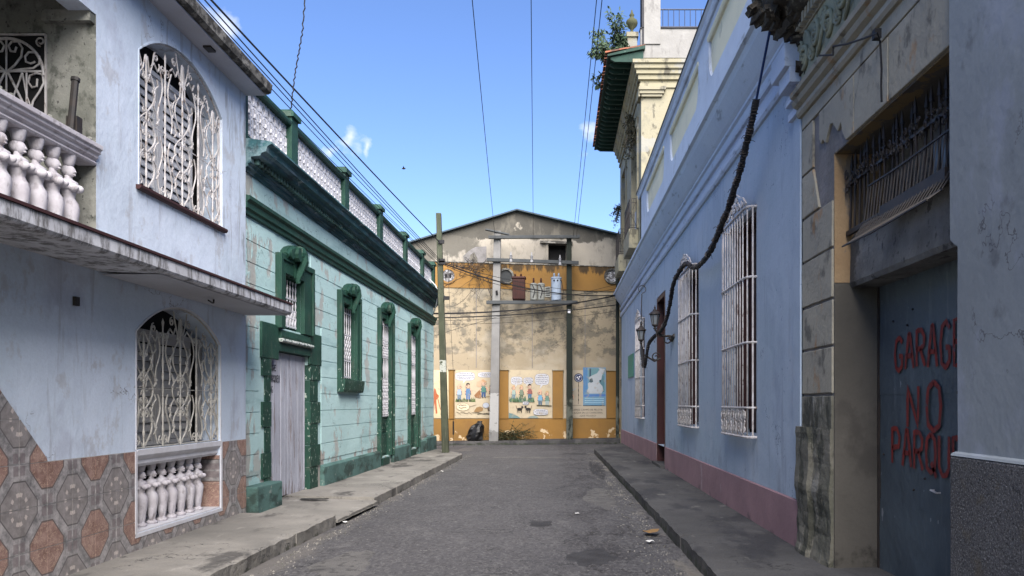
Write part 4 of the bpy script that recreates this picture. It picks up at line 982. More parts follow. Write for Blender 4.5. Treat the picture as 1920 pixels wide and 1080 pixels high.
    else: MB().fprof(FG, [(-.2, 2.665), (.05, 2.665), (.06, 2.70), (.05, 2.80), (-.2, c + .001)], fa + .12, fb - .1).build('sill', m_green, win, bevel=.004); MB().fprof(FG, [(-.05, 2.61), (.085, 2.61), (.10, 2.63), (.09, 2.664), (-.05, 2.664)], fa + .08, fb - .02, 24).build('sill', m_chip, win, bevel=.004)
green_window(WA, (12.28, 13.92, 2.82, 3.98), None, 13.0, 4.02, 'A')
green_window(WB, (15.58, 17.12, 1.88, 3.88), None, 16.4, 3.92, 'B')
green_window(WC, (18.88, 20.42, .36, 3.92), 1.33, 19.7, 3.96, 'C')
green_window(WD, (22.48, 24.02, .36, 3.92), 1.33, 23.3, 3.96, 'C')
# rough green quoins and lintel round the garage door
qs = [(11.72, 12.05), (11.86, 12.05)]; k = 0; z = .16
random.seed(8)
while z < 2.30:
    hh = .38; wide = k % 2 == 1
    MB().fbox(FG, 11.70 if wide else 11.82, 12.056, z + .004, min(z + hh, 2.32), -.11, .028 if wide else .018).build('quoin', m_green, G, bevel=.006)
    MB().fbox(FG, 13.893, 14.46 if wide else 14.34, z + .004, min(z + hh, 2.32), -.11, .028 if wide else .018).build('quoin', m_green, G, bevel=.006)
    z += hh; k += 1
MB().fbox(FG, 11.66, 12.35, 2.325, 2.86, -.01, .035).build('quoin', m_green, G, bevel=.012)
MB().fbox(FG, 13.85, 14.50, 2.325, 2.88, -.01, .035).build('quoin', m_green, G, bevel=.012)
MB().fbox(FG, 12.05, 13.90, 2.47, 2.60, -.15, .035).build('lintel', m_dgreen, G, bevel=.006)
gd = MB().fbox(FG, 12.03, 13.92, .13, 2.5, -.155, -.115).build('garage_door', m_dark, G, origin=FG.p(13, .13, -.17))
random.seed(6); u = 12.06; k = 0
while u < 13.88:
    wdt = random.choice((.145, .16, .175)); ub = min(u + wdt, 13.89)
    MB().fbox(FG, u, ub - .006, .16 + random.uniform(-.01, .02), 2.46, -.112, -.075 + random.uniform(-.004, .006)).build('plank', m_plank, gd, bevel=.004); u = ub; k += 1
lt = MB(); m_sten = mat('black_stencil_paint', (.02, .022, .03), .8, bump=None)
letters(lt, FG, 'GARAGE', 11.955, 2.165, .065, .085, .030, .018, -.0665, 1)
letters(lt, FG, 'NO PARQUEO', 12.06, 1.99, .044, .105, .020, .016, -.0665, 1)
letters(lt, FG, 'NO PARKING', 11.80, 1.82, .042, .10, .018, .015, -.0665, 1)
lt.build('lettering', m_sten, gd, fixn=False)
# ================================================================ right: cornflower blue house
FR = Fr(2.48, 0, -1)
R = thing('cornflower_house', 'long cornflower blue house with dusty rose plinth and tall white window grilles', 'house', (2.48, 20, .15))
RW = [(10.02, 11.62, 1.24, 4.16, 0, .30), (14.15, 15.85, 1.24, 4.16, 0, .30), (23.0, 24.7, 1.24, 4.16, 0, .30)]; RD = (18.55, 20.1, .17, 4.30, 0, .32)
w = MB(); wall_grid(w, FR, 8.16, 31.4, .64, 5.1, [(a, b, c, d, 0, .3) for a, b, c, d, _, _ in RW] + [(RD[0], RD[1], .64, 4.30, 0, .32)])
w.box(2.48, 9, 31.38, 31.4, 0, 6.0); w.build('wall', m_rblue, R)
cb = MB(); cb.fbox(FR, 8.2, 31.3, 0, 6.0, -6, -.36); cb.build('core', m_dark, R)
MB().fbox(FR, 8.16, 31.4, 5.05, 8.0, -.3, -.07).build('parapet_core', m_rpar, R)
for a, b in ((8.16, 12.5), (12.5, 18.55), (20.1, 31.42)): MB().fprof(FR, [(-.3, 0), (.018, 0), (.016, .64), (.0, .655), (-.3, .655)], a, b, int((b - a) * 3)).build('plinth', m_rpink, R)
MB().fbox(FR, 18.52, 20.13, .0, .22, -.3, .12).build('doorstep', m_pave_r, R, bevel=.01)
# corner pilaster strip at the near end with its stepped capital
MB().fbox(FR, 8.17, 8.42, .66, 5.1, -.01, .012).build('pilaster', m_rblue, R, bevel=.004)
for k, (z0, z1, w1, l) in enumerate(((4.62, 4.70, .05, .30), (4.78, 4.86, .07, .34), (4.94, 5.10, .12, .40), (5.10, 5.34, .17, .52))):
    MB().fbox(FR, 8.17, 8.17 + l, z0, z1, 0, w1).build('capital', m_rtrim, R, bevel=.006)
# entablature
MB().fprof(FR, [(-.02, 5.06), (.03, 5.06), (.05, 5.10), (.05, 5.20), (.015, 5.23), (-.02, 5.23)], 8.2, 31.5, 40).build('architrave', m_rtrim, R)
MB().fprof(FR, [(-.02, 5.33), (.04, 5.34), (.05, 5.37), (.05, 5.43), (.015, 5.45), (.015, 5.52), (.05, 5.54), (.05, 5.58), (.09, 5.62), (.15, 5.70), (.23, 5.82), (.26, 5.90), (.31, 5.92), (.31, 5.99), (.27, 6.03), (-.02, 6.06)], 8.2, 31.6, 60).build('cornice', m_rtrim, R)
w = MB(); PAN = [(9.7, 13.2), (14.2, 17.75), (18.8, 22.45)]
wall_grid(w, FR, 8.16, 24.2, 5.06, 5.4, []); wall_grid(w, FR, 8.16, 24.2, 6.0, 8.0, [(a, b, 6.95, 7.68, 0, .05) for a, b in PAN], depth=.05); w.build('parapet', m_rpar, R)
for a, b in PAN:
    MB().fbox(FR, a, b, 6.94, 7.69, -.06, -.045).build('parapet_panel', m_cream, R)
    for u_, s in ((a, 1), (b, -1)):     # rounded lower corners
        pts = [(u_, 6.945), (u_ + s * .34, 6.945)] + [(u_ + s * .34 * (1 - math.sin(t)), 6.945 + .40 * (1 - math.cos(t))) for t in [k * math.pi / 16 for k in range(1, 9)]]
        MB().fpoly(FR, pts, -.05, -.0005).build('panel_corner', m_rpar, R)
    MB().fprof(FR, [(-.045, 7.62), (.0, 7.62), (.02, 7.66), (.02, 7.70), (-.045, 7.70)], a - .05, b + .05).build('panel_hood', m_cream, R)
MB().fprof(FR, [(-.3, 7.86), (.04, 7.86), (.06, 7.90), (.06, 7.98), (.10, 8.02), (-.3, 8.03)], 8.16, 24.4, 30).build('coping', m_rpar, R)
MB().fprof(FR, [(-.3, 8.032), (.105, 8.025), (.115, 8.05), (.10, 8.09), (-.3, 8.11)], 8.16, 24.45, 60).build('coping_cap', m_coping, R)
def right_grille(box):
    a, b, c, d = box[:4]; w = .125
    win = MB().fbox(FR, a - .02, b + .02, c - .02, d + .02, -.33, -.31).build('window', m_dark, R, origin=FR.p((a + b) / 2, c, 0))
    MB().fbox(FR, a + .06, b - .05, c + .05, d - .05, -.305, -.27).build('shutter', m_shutbrown, win)
    fr_ = MB()
    for q in ((a + .001, a + .05, c, d), (b - .05, b - .001, c, d), (a + .05, b - .05, d - .06, d - .001)): fr_.fbox(FR, q[0], q[1], q[2], q[3], -.26, -.10)
    fr_.build('window_frame', m_shutbrown, win)
    def railpath(z, dz=0):
        pts = [FR.p(a - .02, z, -.01), FR.p(a - .02, z, .07), FR.p(a + .03, z, .11), FR.p(a + .12, z, w), FR.p(b - .12, z, w), FR.p(b - .03, z, .11), FR.p(b + .02, z, .07), FR.p(b + .02, z, -.01)]
        return pts
    for z, r in ((c - .01, .018), (c + .36, .015), (c + 1.18, .015), (c + 2.0, .015), (d - .04, .017)): MB().tube(railpath(z), r, 6).build('rail', m_iron_white, win)
    nb = 11; us = [a + .04 + (b - a - .08) * k / (nb - 1) for k in range(nb)]; bm_ = None
    for k, u in enumerate(us):
        wk = .105 if k in (0, nb - 1) else w
        if bm_ is None: bm_ = MB().tube([FR.p(u, c - .01, w), FR.p(u, d - .04, w)], .0092, 6).mesh('bar', m_iron_white, FR.p(u, c, w), smooth=True)
        link('bar', bm_, win, FR.p(u, c, wk))
    for u in (a - .02, b + .02): MB().tube([FR.p(u, c - .01, .05), FR.p(u, d - .04, .05)], .0125, 6).build('bar', m_iron_white, win)
    for k in range(nb - 1):     # curls in the bottom band
        um = (us[k] + us[k+1]) / 2; hw = (us[1] - us[0]) / 2; s = 1 if k % 2 else -1; cb_ = MB()
        for zz in (.09, .27):
            cb_.tube([FR.p(um + x, c + zz + y_, w) for x, y_ in spiral(0, 0, hw * .85, 1.57 if zz < .2 else -1.57, s * 1.3, 12, .25)], .009, 4)
        cb_.tube([FR.p(um - s * hw * .8, c, w), FR.p(um + s * hw * .4, c + .18, w), FR.p(um - s * hw * .6, c + .35, w)], .009, 4)
        cb_.build('scroll', m_iron_white, win)
    # crest of scrolls
    um = (a + b) / 2; cr = MB()
    for s in (-1, 1):
        for (x0, r_, z0) in ((.14, .12, .16), (.36, .095, .11), (.55, .075, .08), (.70, .05, .05), (.25, .06, .30), (.07, .06, .40)):
            cr.tube([FR.p(um + s * x0 + x, d + (z0 + y_) * .55, w) for x, y_ in spiral(0, 0, r_, 1.57, s * 1.6, 16, .2)], .015, 4)
        cr.tube([FR.p(um + s * x, d + z_, w) for x, z_ in ((.78, 0), (.62, .11), (.42, .17), (.26, .24), (.10, .25), (0, .29))], .014, 4)
        cr.tube([FR.p(um + s * x, d + z_, w) for x, z_ in ((.02, -.02), (.10, .08), (.02, .15), (.07, .22))], .012, 4)
    cr.build('crest', m_iron_white, win)
for b_ in RW: right_grille(b_)
dr = MB().fbox(FR, 18.57, 20.08, .2, 4.28, -.31, -.27).build('door', m_doorbrown, R, origin=FR.p(19.3, .2, -.2))
f = MB(); f.fbox(FR, 18.551, 18.66, .22, 4.28, -.27, .01); f.fbox(FR, 19.99, 20.099, .22, 4.28, -.27, .01); f.fbox(FR, 18.66, 19.99, 4.17, 4.28, -.27, .01); f.fbox(FR, 18.66, 19.99, 3.38, 3.46, -.27, -.15)
f.build('door_frame', m_doorbrown, dr, bevel=.005)
for a in (18.70, 19.36):
    for z0, z1 in ((.35, 1.1), (1.2, 2.2), (2.3, 3.3)): MB().fbox(FR, a + .06, a + .56, z0, z1, -.27, -.245).build('panel', m_shutbrown, dr, bevel=.01)
MB().fbox(FR, 18.68, 19.97, 3.47, 4.16, -.268, -.26).build('fanlight', m_glass, dr)
o = MB().fbox(FR, 26.3, 28.25, 2.55, 3.32, .012, .025); tag(o.build('sign_plate', m_teal, None, origin=FR.p(27.2, 2.9, 0)), 'small blank teal sign plate fixed to the blue wall near its far corner', 'sign')
# wall brackets with two lanterns
def lantern(at, label):
    x, y, z = at; T = thing('wall_lantern', label, 'lantern', at, 'pair of lanterns on wrought brackets')
    k = 1.0
    K_ = .80; lw_ = MB(); 
    for i in range(6):
        a = math.pi / 3 * i; lw_.tube([(x + .060 * math.cos(a), y + .060 * math.sin(a), z), (x + .102 * math.cos(a), y + .102 * math.sin(a), z + .22)], .010, 4)
    lw_.lathe((x, y, z), [(.068, -.012), (.068, .008)], 6); lw_.lathe((x, y, z), [(.11, .21), (.11, .225)], 6)
    lw_.build('frame', m_iron_black, T)
    MB().lathe((x, y, z), [(.054, .005), (.094, .213)], 6).build('glass', m_glass, T)
    MB().lathe((x, y, z), [(.130, .225), (.127, .24), (.072, .29), (.048, .296), (.048, .32), (.028, .336), (.016, .352), (.024, .372), (.010, .40), (.004, .43)], 12).build('cap', m_iron_black, T, smooth=False)
    MB().lathe((x, y, z), [(.024, -.10), (.04, -.08), (.024, -.05), (.068, -.012)], 10).build('finial', m_iron_black, T)
    return T
LAY = 18.1
def rp(px, py, Y): return ((px - VX) * Y / F, Y, EYE + (VY - py) * Y / F)
L1 = rp(1228, 609, 17.3); L2 = rp(1202, 637, 19.3)
T1 = lantern(L1, 'black lantern on the higher bracket, nearer the doorway lintel of the blue house')
T2 = lantern(L2, 'black lantern on the lower bracket, farther down the blue wall')
b = MB(); wy = 17.3; wx = 2.47
b.tube([(wx, wy, L1[2] - .24), (wx - .06, wy, L1[2] - .26), (L1[0] + .10, wy, L1[2] - .22), (L1[0], wy, L1[2] - .10)], .024, 6)
b.tube([(wx, y_ + wy, L1[2] - .30 + z_) for y_, z_ in ((-.25, .05), (-.1, .0), (.1, -.02), (.3, .02))], .045, 6)
b.tube([(wx - .1 + q[0], wy, L1[2] - .33 + q[1]) for q in spiral(0, 0, .12, 0, 1.4, 16, .2)], .016, 5); b.tube([(wx - .3 + q[0], wy, L1[2] - .2 + q[1]) for q in spiral(0, 0, .08, 0, -1.3, 14, .2)], .014, 5)
b.build('bracket', m_iron_black, T1)
b = MB(); wy = 19.3
b.tube([(wx, wy, L2[2] - .45), (wx - .15, wy, L2[2] - .52), (L2[0] + .05, wy, L2[2] - .35), (L2[0], wy, L2[2] - .10)], .024, 6)
b.tube([(L2[0], wy, L2[2] + .50), (L2[0] + .02, wy, L2[2] + 1.1)], .012, 5); b.tube([(L2[0] + .02 + q[0], wy, L2[2] + 1.22 + q[1]) for q in spiral(0, 0, .10, -1.57, .9, 14, .8)], .010, 5)
b.tube([(wx - .12 + q[0], wy, L2[2] - .42 + q[1]) for q in spiral(0, 0, .12, 0, 1.4, 16, .2)], .016, 5)
b.build('bracket', m_iron_black, T2)
# thick wrapped cable that swags along the facade
cable_px = [(1443, 60, 8.35), (1418, 188, 9.0)]
t = MB().tube([rp(*q) for q in cable_px], .014, 6)
TC = thing('wrapped_cable', 'thick black wrapped cable swagged down the blue facade between the window crests', 'cable', rp(1350, 420, 11.2))
t.build('rope', m_bluerope, TC)
pts = [(1418, 186, 9.0), (1408, 235, 9.15), (1398, 275, 9.35), (1389, 315, 9.6), (1378, 350, 9.9), (1366, 390, 10.3), (1354, 418, 10.8), (1345, 442, 11.2), (1332, 470, 11.9), (1317, 492, 12.7), (1301, 502, 13.6), (1286, 494, 14.2), (1272, 512, 15.0), (1262, 535, 15.6), (1257, 565, 16.1), (1250, 598, 16.6), (1240, 618, 17.1), (1228, 630, 17.6), (1216, 646, 18.1), (1210, 682, 18.4), (1206, 684, 18.9), (1203, 650, 19.3)]
P = [Vector(rp(px, py, Y)) for px, py, Y in pts]; Q = []
for a, b_, c_, d_ in zip([P[0]] + P[:-2], P[:-1], P[1:], P[2:] + [P[-1]]):
    for k in range(5):
        t_ = k / 5; Q.append(.5 * ((2 * b_) + (c_ - a) * t_ + (2 * a - 5 * b_ + 4 * c_ - d_) * t_ * t_ + (3 * b_ - a - 3 * c_ + d_) * t_ ** 3))
Q.append(P[-1])
MB().tube(Q, lambda t: .032 + .022 * abs(noise.noise((t * 70, 2, 3))), 8).build('core', m_rubber, TC)
wr = MB(); N = 1500; n_q = len(Q) - 1; random.seed(12)
pl = []
for i in range(N):
    t_ = i / N * n_q; k = int(t_); p = Q[k].lerp(Q[min(k + 1, n_q)], t_ - k); a = i * .8 + random.uniform(-.6, .6); tan = (Q[min(k + 1, n_q)] - Q[k]).normalized(); e1 = tan.cross(Vector((0, 1, 0)))
    if e1.length < .1: e1 = tan.orthogonal()
    e1.normalize(); e2 = tan.cross(e1); rr = .034 + .018 * noise.noise((i * .04, 1, 1)) + random.uniform(-.010, .010); pl.append(p + (e1 * math.cos(a) + e2 * math.sin(a)) * rr)
wr.tube(pl, .012, 3, cap=False)
for k in range(60):
    i = random.randrange(5, n_q - 2); p = Q[i]; d_ = Vector((random.uniform(-1, 1), random.uniform(-1, 1), random.uniform(-1, .3))).normalized()
    wr.tube([p, p + d_ * .07, p + d_ * .10 + Vector((0, 0, -.03))], .004, 3)
wr.build('wrapping', m_iron_black, TC)
# ================================================================ upper storey beyond: pale yellow corner house
Yb0, Yb1 = 23.95, 32.1
K = thing('corner_house', 'pale yellow two-storey corner house with green timber eave rising behind the blue parapet', 'house', (2.48, 28, 6))
K1 = (24.9, 26.7, 7.1, 10.35, 0, .3); K2 = (29.2, 30.8, 7.1, 10.35, 0, .3)
w = MB(); wall_grid(w, FR, Yb0, Yb1, 5.9, 12.35, [K1, K2], depth=.3)
w.add([(2.48, Yb0, 5.9), (9.5, Yb0, 5.9), (9.5, Yb0, 12.85), (2.48, Yb0, 12.85)], [(0, 1, 2, 3)]); w.box(2.48, 9.5, Yb1 - .02, Yb1, 0, 12.3)
w.build('wall', m_yellow, K)
MB().box(2.86, 9.4, Yb0 + .05, Yb1 - .05, 6, 12.3).build('core', m_dark, K)
MB().box(2.46, 9.5, Yb0 - .02, Yb0 + .2, 12.0, 12.87).build('parapet', m_ywhite, K); MB().box(2.44, 9.5, Yb0 - .05, Yb0 + .25, 12.871, 12.90).build('coping', m_coping, K)
MB().box(2.56, 3.05, Yb0 - .06, Yb0 + .5, 12.4, 15.6).build('pier', m_ywhite, K); MB().box(2.50, 2.559, Yb0 - .05, Yb0 + .5, 12.38, 15.6).build('downpipe', m_coping, K)
cor = [(0, 11.1), (.05, 11.1), (.05, 11.22), (.02, 11.24), (.02, 11.3), (.10, 11.33), (.10, 11.45), (.16, 11.48), (.16, 11.58), (.22, 11.62), (.22, 11.72), (.28, 11.76), (.28, 11.86), (0, 11.9)]
c_ = MB(); n = len(cor)      # cornice along the side wall, turning the corner onto the street front
vs = []
for (x, kind) in ((9.5, 0), (2.48, 1)):
    for w_, z_ in cor: vs.append((x - (w_ if kind else 0), Yb0 - w_, z_))
for w_, z_ in cor: vs.append((2.48 - w_, Yb1, z_))
c_.add(vs, [(k * n + i, k * n + (i + 1) % n, (k + 1) * n + (i + 1) % n, (k + 1) * n + i) for k in range(2) for i in range(n)] + [tuple(range(n)), tuple(range(2 * n, 3 * n))])
c_.build('cornice', m_yellow, K)
cc = MB(); cc.box(2.44, 3.1, Yb0 - .09, Yb0, 10.82, 10.9); cc.box(2.42, 3.15, Yb0 - .13, Yb0, 10.9, 11.0); cc.box(2.40, 3.2, Yb0 - .17, Yb0, 11.0, 11.1); cc.box(2.39, 2.48, Yb0 - .09, Yb0 + .5, 10.82, 11.1)
cc.build('capital', m_yellow, K)
for (a, b, c, d, _, _) in (K1, K2):
    win = MB().fbox(FR, a, b, c, d, -.30, -.27).build('window', m_dark, K, origin=FR.p(a, c, 0))
    MB().fbox(FR, a + .12, b - .12, c, d - .1, -.24, -.20).build('shutter', m_shutbrown, win)
    for k in range(9): MB().fbox(FR, a + .15, b - .15, c + .35 + k * .32, c + .39 + k * .32, -.20, -.15).build('slat', m_iron_white, win)
    f = MB()
    for q in ((a - .16, a, c, d + .18), (b, b + .16, c, d + .18), (a, b, d, d + .18)): f.fbox(FR, *q, 0, .05)
    f.build('window_surround', m_yellow, win)
    MB().fbox(FR, a - .1, b + .1, c - .62, c - .02, 0, .30).build('balcony_slab', m_yellow, win, bevel=.02)
    rl = MB(); zr = c + .92
    for z_ in (c + .02, c + .10, zr - .12, zr): rl.tube([FR.p(a - .05, z_, 0), FR.p(a - .05, z_, .26), FR.p(b + .05, z_, .26), FR.p(b + .05, z_, 0)], .014, 4)
    rl.build('rail', m_iron_black, win)
    n_ = 15; bm_ = None
    for k in range(n_):
        u = a - .05 + (b - a + .1) * k / (n_ - 1)
        if bm_ is None: bm_ = MB().tube([FR.p(u, c, .26), FR.p(u, zr, .26)], .010, 4).tube([FR.p(u + q[0], c + .5 + q[1], .26) for q in spiral(0, 0, .05, 0, 1.2, 8, .4)], .007, 3).mesh('bar', m_iron_black, FR.p(u, c, .26))
        link('bar', bm_, win, FR.p(u, c, .26))
    for s in (.07, .14, .20): MB().tube([FR.p(a - .05, c, s), FR.p(a - .05, zr, s)], .010, 4).tube([FR.p(a - .05, c, .02), FR.p(a - .05, c + .45, .24), FR.p(a - .05, zr, .02)], .008, 4).build('bar', m_iron_black, win)
# timber eave with brackets and barrel tiles
ev = MB().fprof(FR, [(-.1, 12.20), (.98, 11.98), (1.02, 11.98), (1.02, 12.03), (-.1, 12.30)], Yb0 - .2, Yb1 + .5, 30); ev.build('eave', m_eave, K)
bmx = MB().fpoly(Fr(0, 0, -1), [(0, 0), (.09, 0), (.09, .12), (0, .12)], 0, .9)
bk = MB(); P = [(-.05, -.18), (.30, -.18), (.80, -.17), (.92, -.10), (.92, -.04), (-.05, .16)]
vs = [(-w_, y_, z_) for y_ in (0, .10) for w_, z_ in P]; n = len(P); bk.add(vs, [tuple(range(n)), tuple(range(n, 2 * n))[::-1]] + [(i, (i + 1) % n, n + (i + 1) % n, n + i) for i in range(n)])
bme = bk.mesh('bracket', m_eave, (0, 0, 0)); k = 0; y = Yb0 - .12
while y < Yb1 + .3: link('bracket', bme, K, (2.48, y, 12.01)); y += .42
rt = MB(); n = 8
for s0, s1 in ((0, 1.12),):
    for k in range(n): pass
prof = [(.085 * math.cos(math.pi * k / 6), .075 * math.sin(math.pi * k / 6)) for k in range(7)]
vs = []
for (w_, z_, q) in ((-.1, .03, .85), (.45, -.075, 1.0), (.46, -.06, .85), (1.09, -.19, 1.0)): vs += [(-w_, y_ * q, z_ + zz * q + .0) for y_, zz in prof]
vs += [(-1.09, y_ * .8, -.19 + zz * .72) for y_, zz in prof]
fs = [(r_ * 7 + i, r_ * 7 + i + 1, (r_ + 1) * 7 + i + 1, (r_ + 1) * 7 + i) for r_ in range(4) for i in range(6)]
rt.add(vs, fs); rtm = rt.mesh('roof_tile', m_rooftile, (0, 0, 0)); y = Yb0 - .12; random.seed(9)
while y < Yb1 + .45:
    o = link('roof_tile', rtm, K, (2.48, y, 12.26 + random.uniform(-.008, .012))); o.rotation_euler.z = random.uniform(-.02, .02); y += .20
# roof pedestal with urn
MB().box(2.30, 2.62, 26.6, 27.0, 12.2, 13.85).box(2.26, 2.66, 26.55, 27.05, 13.85, 14.0).build('pedestal', m_yellow, K)
MB().lathe((2.46, 26.8, 14.0), [(.10, 0), (.12, .04), (.05, .12), (.05, .18), (.17, .30), (.20, .40), (.18, .48), (.08, .56), (.06, .62), (.09, .66), (.04, .74), (.02, .84)], 12).build('finial', m_finial, K, smooth=True)
# railing on the roof terrace
ra = MB(); ra.tube([(3.06, Yb0 + .1, 13.50), (9.4, Yb0 + .1, 13.50)], .022, 5).tube([(3.06, Yb0 + .1, 12.98), (9.4, Yb0 + .1, 12.98)], .018, 5)
m_navy = mat('navy_railing', (.022, .035, .075), .5, bump=None)
ra = ra.build('terrace_railing', m_navy, K); bm_ = MB().tube([(0, 0, 12.9), (0, 0, 13.5)], .012, 5).mesh('bar', m_navy, (0, 0, 12.9))
for k in range(38): link('bar', bm_, ra, (3.14 + k * .165, Yb0 + .1, 12.9))
# shrubs rooted in the roof and facade
def shrub(name, label, base, reach, n_br, n_leaf, leafm, seed, ls=.09, cat='shrub', droop=0):
    random.seed(seed); T = thing(name, label, cat, base); tw = MB(); lf = MB(); B = Vector(base)
    for k in range(n_br):
        d = Vector((random.uniform(reach[0][0], reach[0][1]), random.uniform(reach[1][0], reach[1][1]), random.uniform(reach[2][0], reach[2][1])))
        mid = B + d * .5 + Vector((random.uniform(-.08, .08), random.uniform(-.1, .1), random.uniform(0, .15))); end = B + d + Vector((0, 0, -droop))
        tw.tube([B, mid, end], .022, 4, r2=.006)
        for j in range(n_leaf):
            t_ = random.uniform(.35, 1.08); p = (B.lerp(mid, t_ * 2) if t_ < .5 else mid.lerp(end, (t_ - .5) * 2)) + Vector([random.gauss(0, .04) for _ in range(3)])
            a = Vector([random.gauss(0, 1) for _ in range(3)]).normalized(); a.z -= .5; a.normalize(); s = a.orthogonal().normalized() * ls * .22; L_ = ls * random.uniform(.7, 1.3)
            lf.add([p, p + a * L_ * .5 + s, p + a * L_, p + a * L_ * .5 - s], [(0, 1, 2, 3)])
    tw.build('branch', m_twig, T); o = lf.build('foliage', leafm, T, fixn=False); return T
shrub('roof_shrub', 'leafy green shrub sprouting from the tiled eave beside the roof urn', (2.30, 26.2, 12.40), ((-1.15, .08), (-.8, 1.0), (.0, 1.8)), 40, 95, m_leaf, 4, .17)
shrub('wall_weed', 'withered weed clinging above the nearer upper window of the yellow house', FR.p(25.7, 10.65, .05), ((-.32, -.02), (-.5, .5), (-.9, .35)), 22, 26, m_leafdry, 6, .11, 'weed', .2)
shrub('wall_weed', 'dark tuft of weed hanging from the far corner of the yellow house', FR.p(31.5, 9.3, .05), ((-.30, -.05), (-.3, .3), (-.4, .2)), 10, 22, m_leafdry, 8, .11, 'weed', .2)
# ================================================================ right: ochre stone garage building
Fs = Fr(2.48, 0, -1)
A = thing('stone_building', 'ochre rendered garage building with crumbling cornice, blue steel door and rusty grille', 'building', (2.6, 6.5, .15))
w = MB(); wall_grid(w, Fs, 4.3, 8.15, 0, 7.5, [(4.6, 7.25, 0, 3.92, 0, .8)], w=-.02, depth=.8)
w.fbox(Fs, 8.14, 8.158, 0, 7.5, -3, -.02); w.build('wall', m_patch, A)
MB().fbox(Fs, 4.3, 8.13, 3.925, 7.4, -5, -.05).fbox(Fs, 4.62, 7.2, 0, 3.9, -5, -.85).build('core', m_dark, A)
# reveal of the opening
MB().fbox(Fs, 7.235, 7.249, .0, 2.74, -.80, -.018).build('reveal', m_reveal, A)
MB().fbox(Fs, 7.236, 7.25, 2.745, 3.91, -.80, -.018).build('reveal', m_ochre, A)
MB().fbox(Fs, 4.6, 7.23, 3.905, 3.918, -.8, -.02).build('soffit', m_reveal, A)
# blocks of the pier, each its own stone
random.seed(14); zs = [1.40, 1.735, 2.18, 2.61, 3.07, 3.51, 3.95]
def jag(pts, amp):
    out = []
    for i, p in enumerate(pts):
        q = pts[(i + 1) % len(pts)]; out.append(p); L_ = math.hypot(q[0] - p[0], q[1] - p[1]); n_ = int(L_ / .12)
        for k in range(1, n_): t = k / n_; out.append((p[0] + (q[0] - p[0]) * t + random.uniform(-amp, amp), p[1] + (q[1] - p[1]) * t + random.uniform(-amp, amp)))
    return out
for z0, z1 in zip(zs[:-1], zs[1:]):
    if z0 > 3.4: poly = [(7.62, z0 + .012), (8.135, z0 + .012), (8.135, z1 - .012), (7.80, z1 - .012), (7.70, z0 + .20)]
    else: poly = [(7.262, z0 + .012), (8.135, z0 + .012), (8.135, z1 - .012), (7.262, z1 - .012)]
    MB().fpoly(Fs, jag(poly, .004), -.03, .0 + random.uniform(-.004, .004)).build('stone_block', m_stonebase if z0 < 1.6 else m_stone, A, bevel=.008)
# crumbling base of the pier
bb = MB(); n = 26; rows = []
for i in range(n + 1):
    z = -.02 + 1.44 * i / n
    e = .06 + .035 * noise.noise((z * 3, 1, 0)) + .02 * noise.noise((z * 9, 2, 0)); l = 8.20 + .07 * noise.noise((z * 2.5, 4, 0)) + .03 * noise.noise((z * 10, 5, 0)) - (.05 if z < .4 else 0); m_ = 7.72 + .12 * noise.noise((z * 3, 7, 0))
    e2 = e - .035
    rows += [Fs.p(7.262, z, -.03), Fs.p(7.262, z, e2 * .6), Fs.p(m_ - .25, z, e2), Fs.p(m_, z, e2 + .01 * noise.noise((z * 12, 3, 3))), Fs.p(m_ + .05, z, e), Fs.p(8.0, z, e + .012 * noise.noise((z * 9, 8, 3))), Fs.p(l, z, e * .8), Fs.p(l, z, -.03)]
bb.add(rows, [(i * 8 + k, i * 8 + (k + 1) % 8, (i + 1) * 8 + (k + 1) % 8, (i + 1) * 8 + k) for i in range(n) for k in range(8)] + [tuple(range(8)), tuple(range(n * 8, n * 8 + 8))])
bb.build('base', m_stonebase, A)
# lintel course over the opening, plaster broken away at the left
def lblock(poly): MB().fpoly(Fs, poly, -.03, .004 + random.uniform(-.003, .003)).build('stone_block', m_stone, A, bevel=.006)
lblock([(7.60, 4.415), (7.60, 4.16), (7.55, 4.10), (7.51, 4.13), (7.42, 4.07), (7.38, 4.12), (7.30, 4.20), (7.24, 4.19), (7.10, 4.07), (7.02, 4.12), (6.98, 4.02), (6.90, 3.925), (6.72, 3.925), (6.72, 4.415)])
lblock([(6.705, 3.925), (6.02, 3.925), (6.02, 4.415), (6.705, 4.415)]); lblock([(6.005, 3.925), (4.4, 3.925), (4.4, 4.415), (6.005, 4.415)])
MB().fbox(Fs, 7.80, 8.135, 3.96, 4.415, -.03, .002).build('stone_block', m_stone, A, bevel=.006)
MB().fbox(Fs, 4.4, 8.135, 4.43, 4.56, -.03, .003).build('stone_course', m_stone, A, bevel=.006)
MB().fprof(Fs, [(-.02, 4.56), (.03, 4.56), (.05, 4.59), (.05, 4.63), (.03, 4.645), (.08, 4.67), (.10, 4.71), (.07, 4.745), (.11, 4.76), (.12, 4.80), (-.02, 4.84)], 4.4, 8.18, 20).build('string_course', m_stone, A)
MB().fbox(Fs, 4.4, 8.13, 4.80, 4.92, -.03, .0).build('frieze', m_nearwall, A)
MB().fbox(Fs, 4.4, 8.13, 4.92, 5.38, -.03, .012).build('frieze', m_relief, A)
rl = MB(); u = 8.0; k = 0
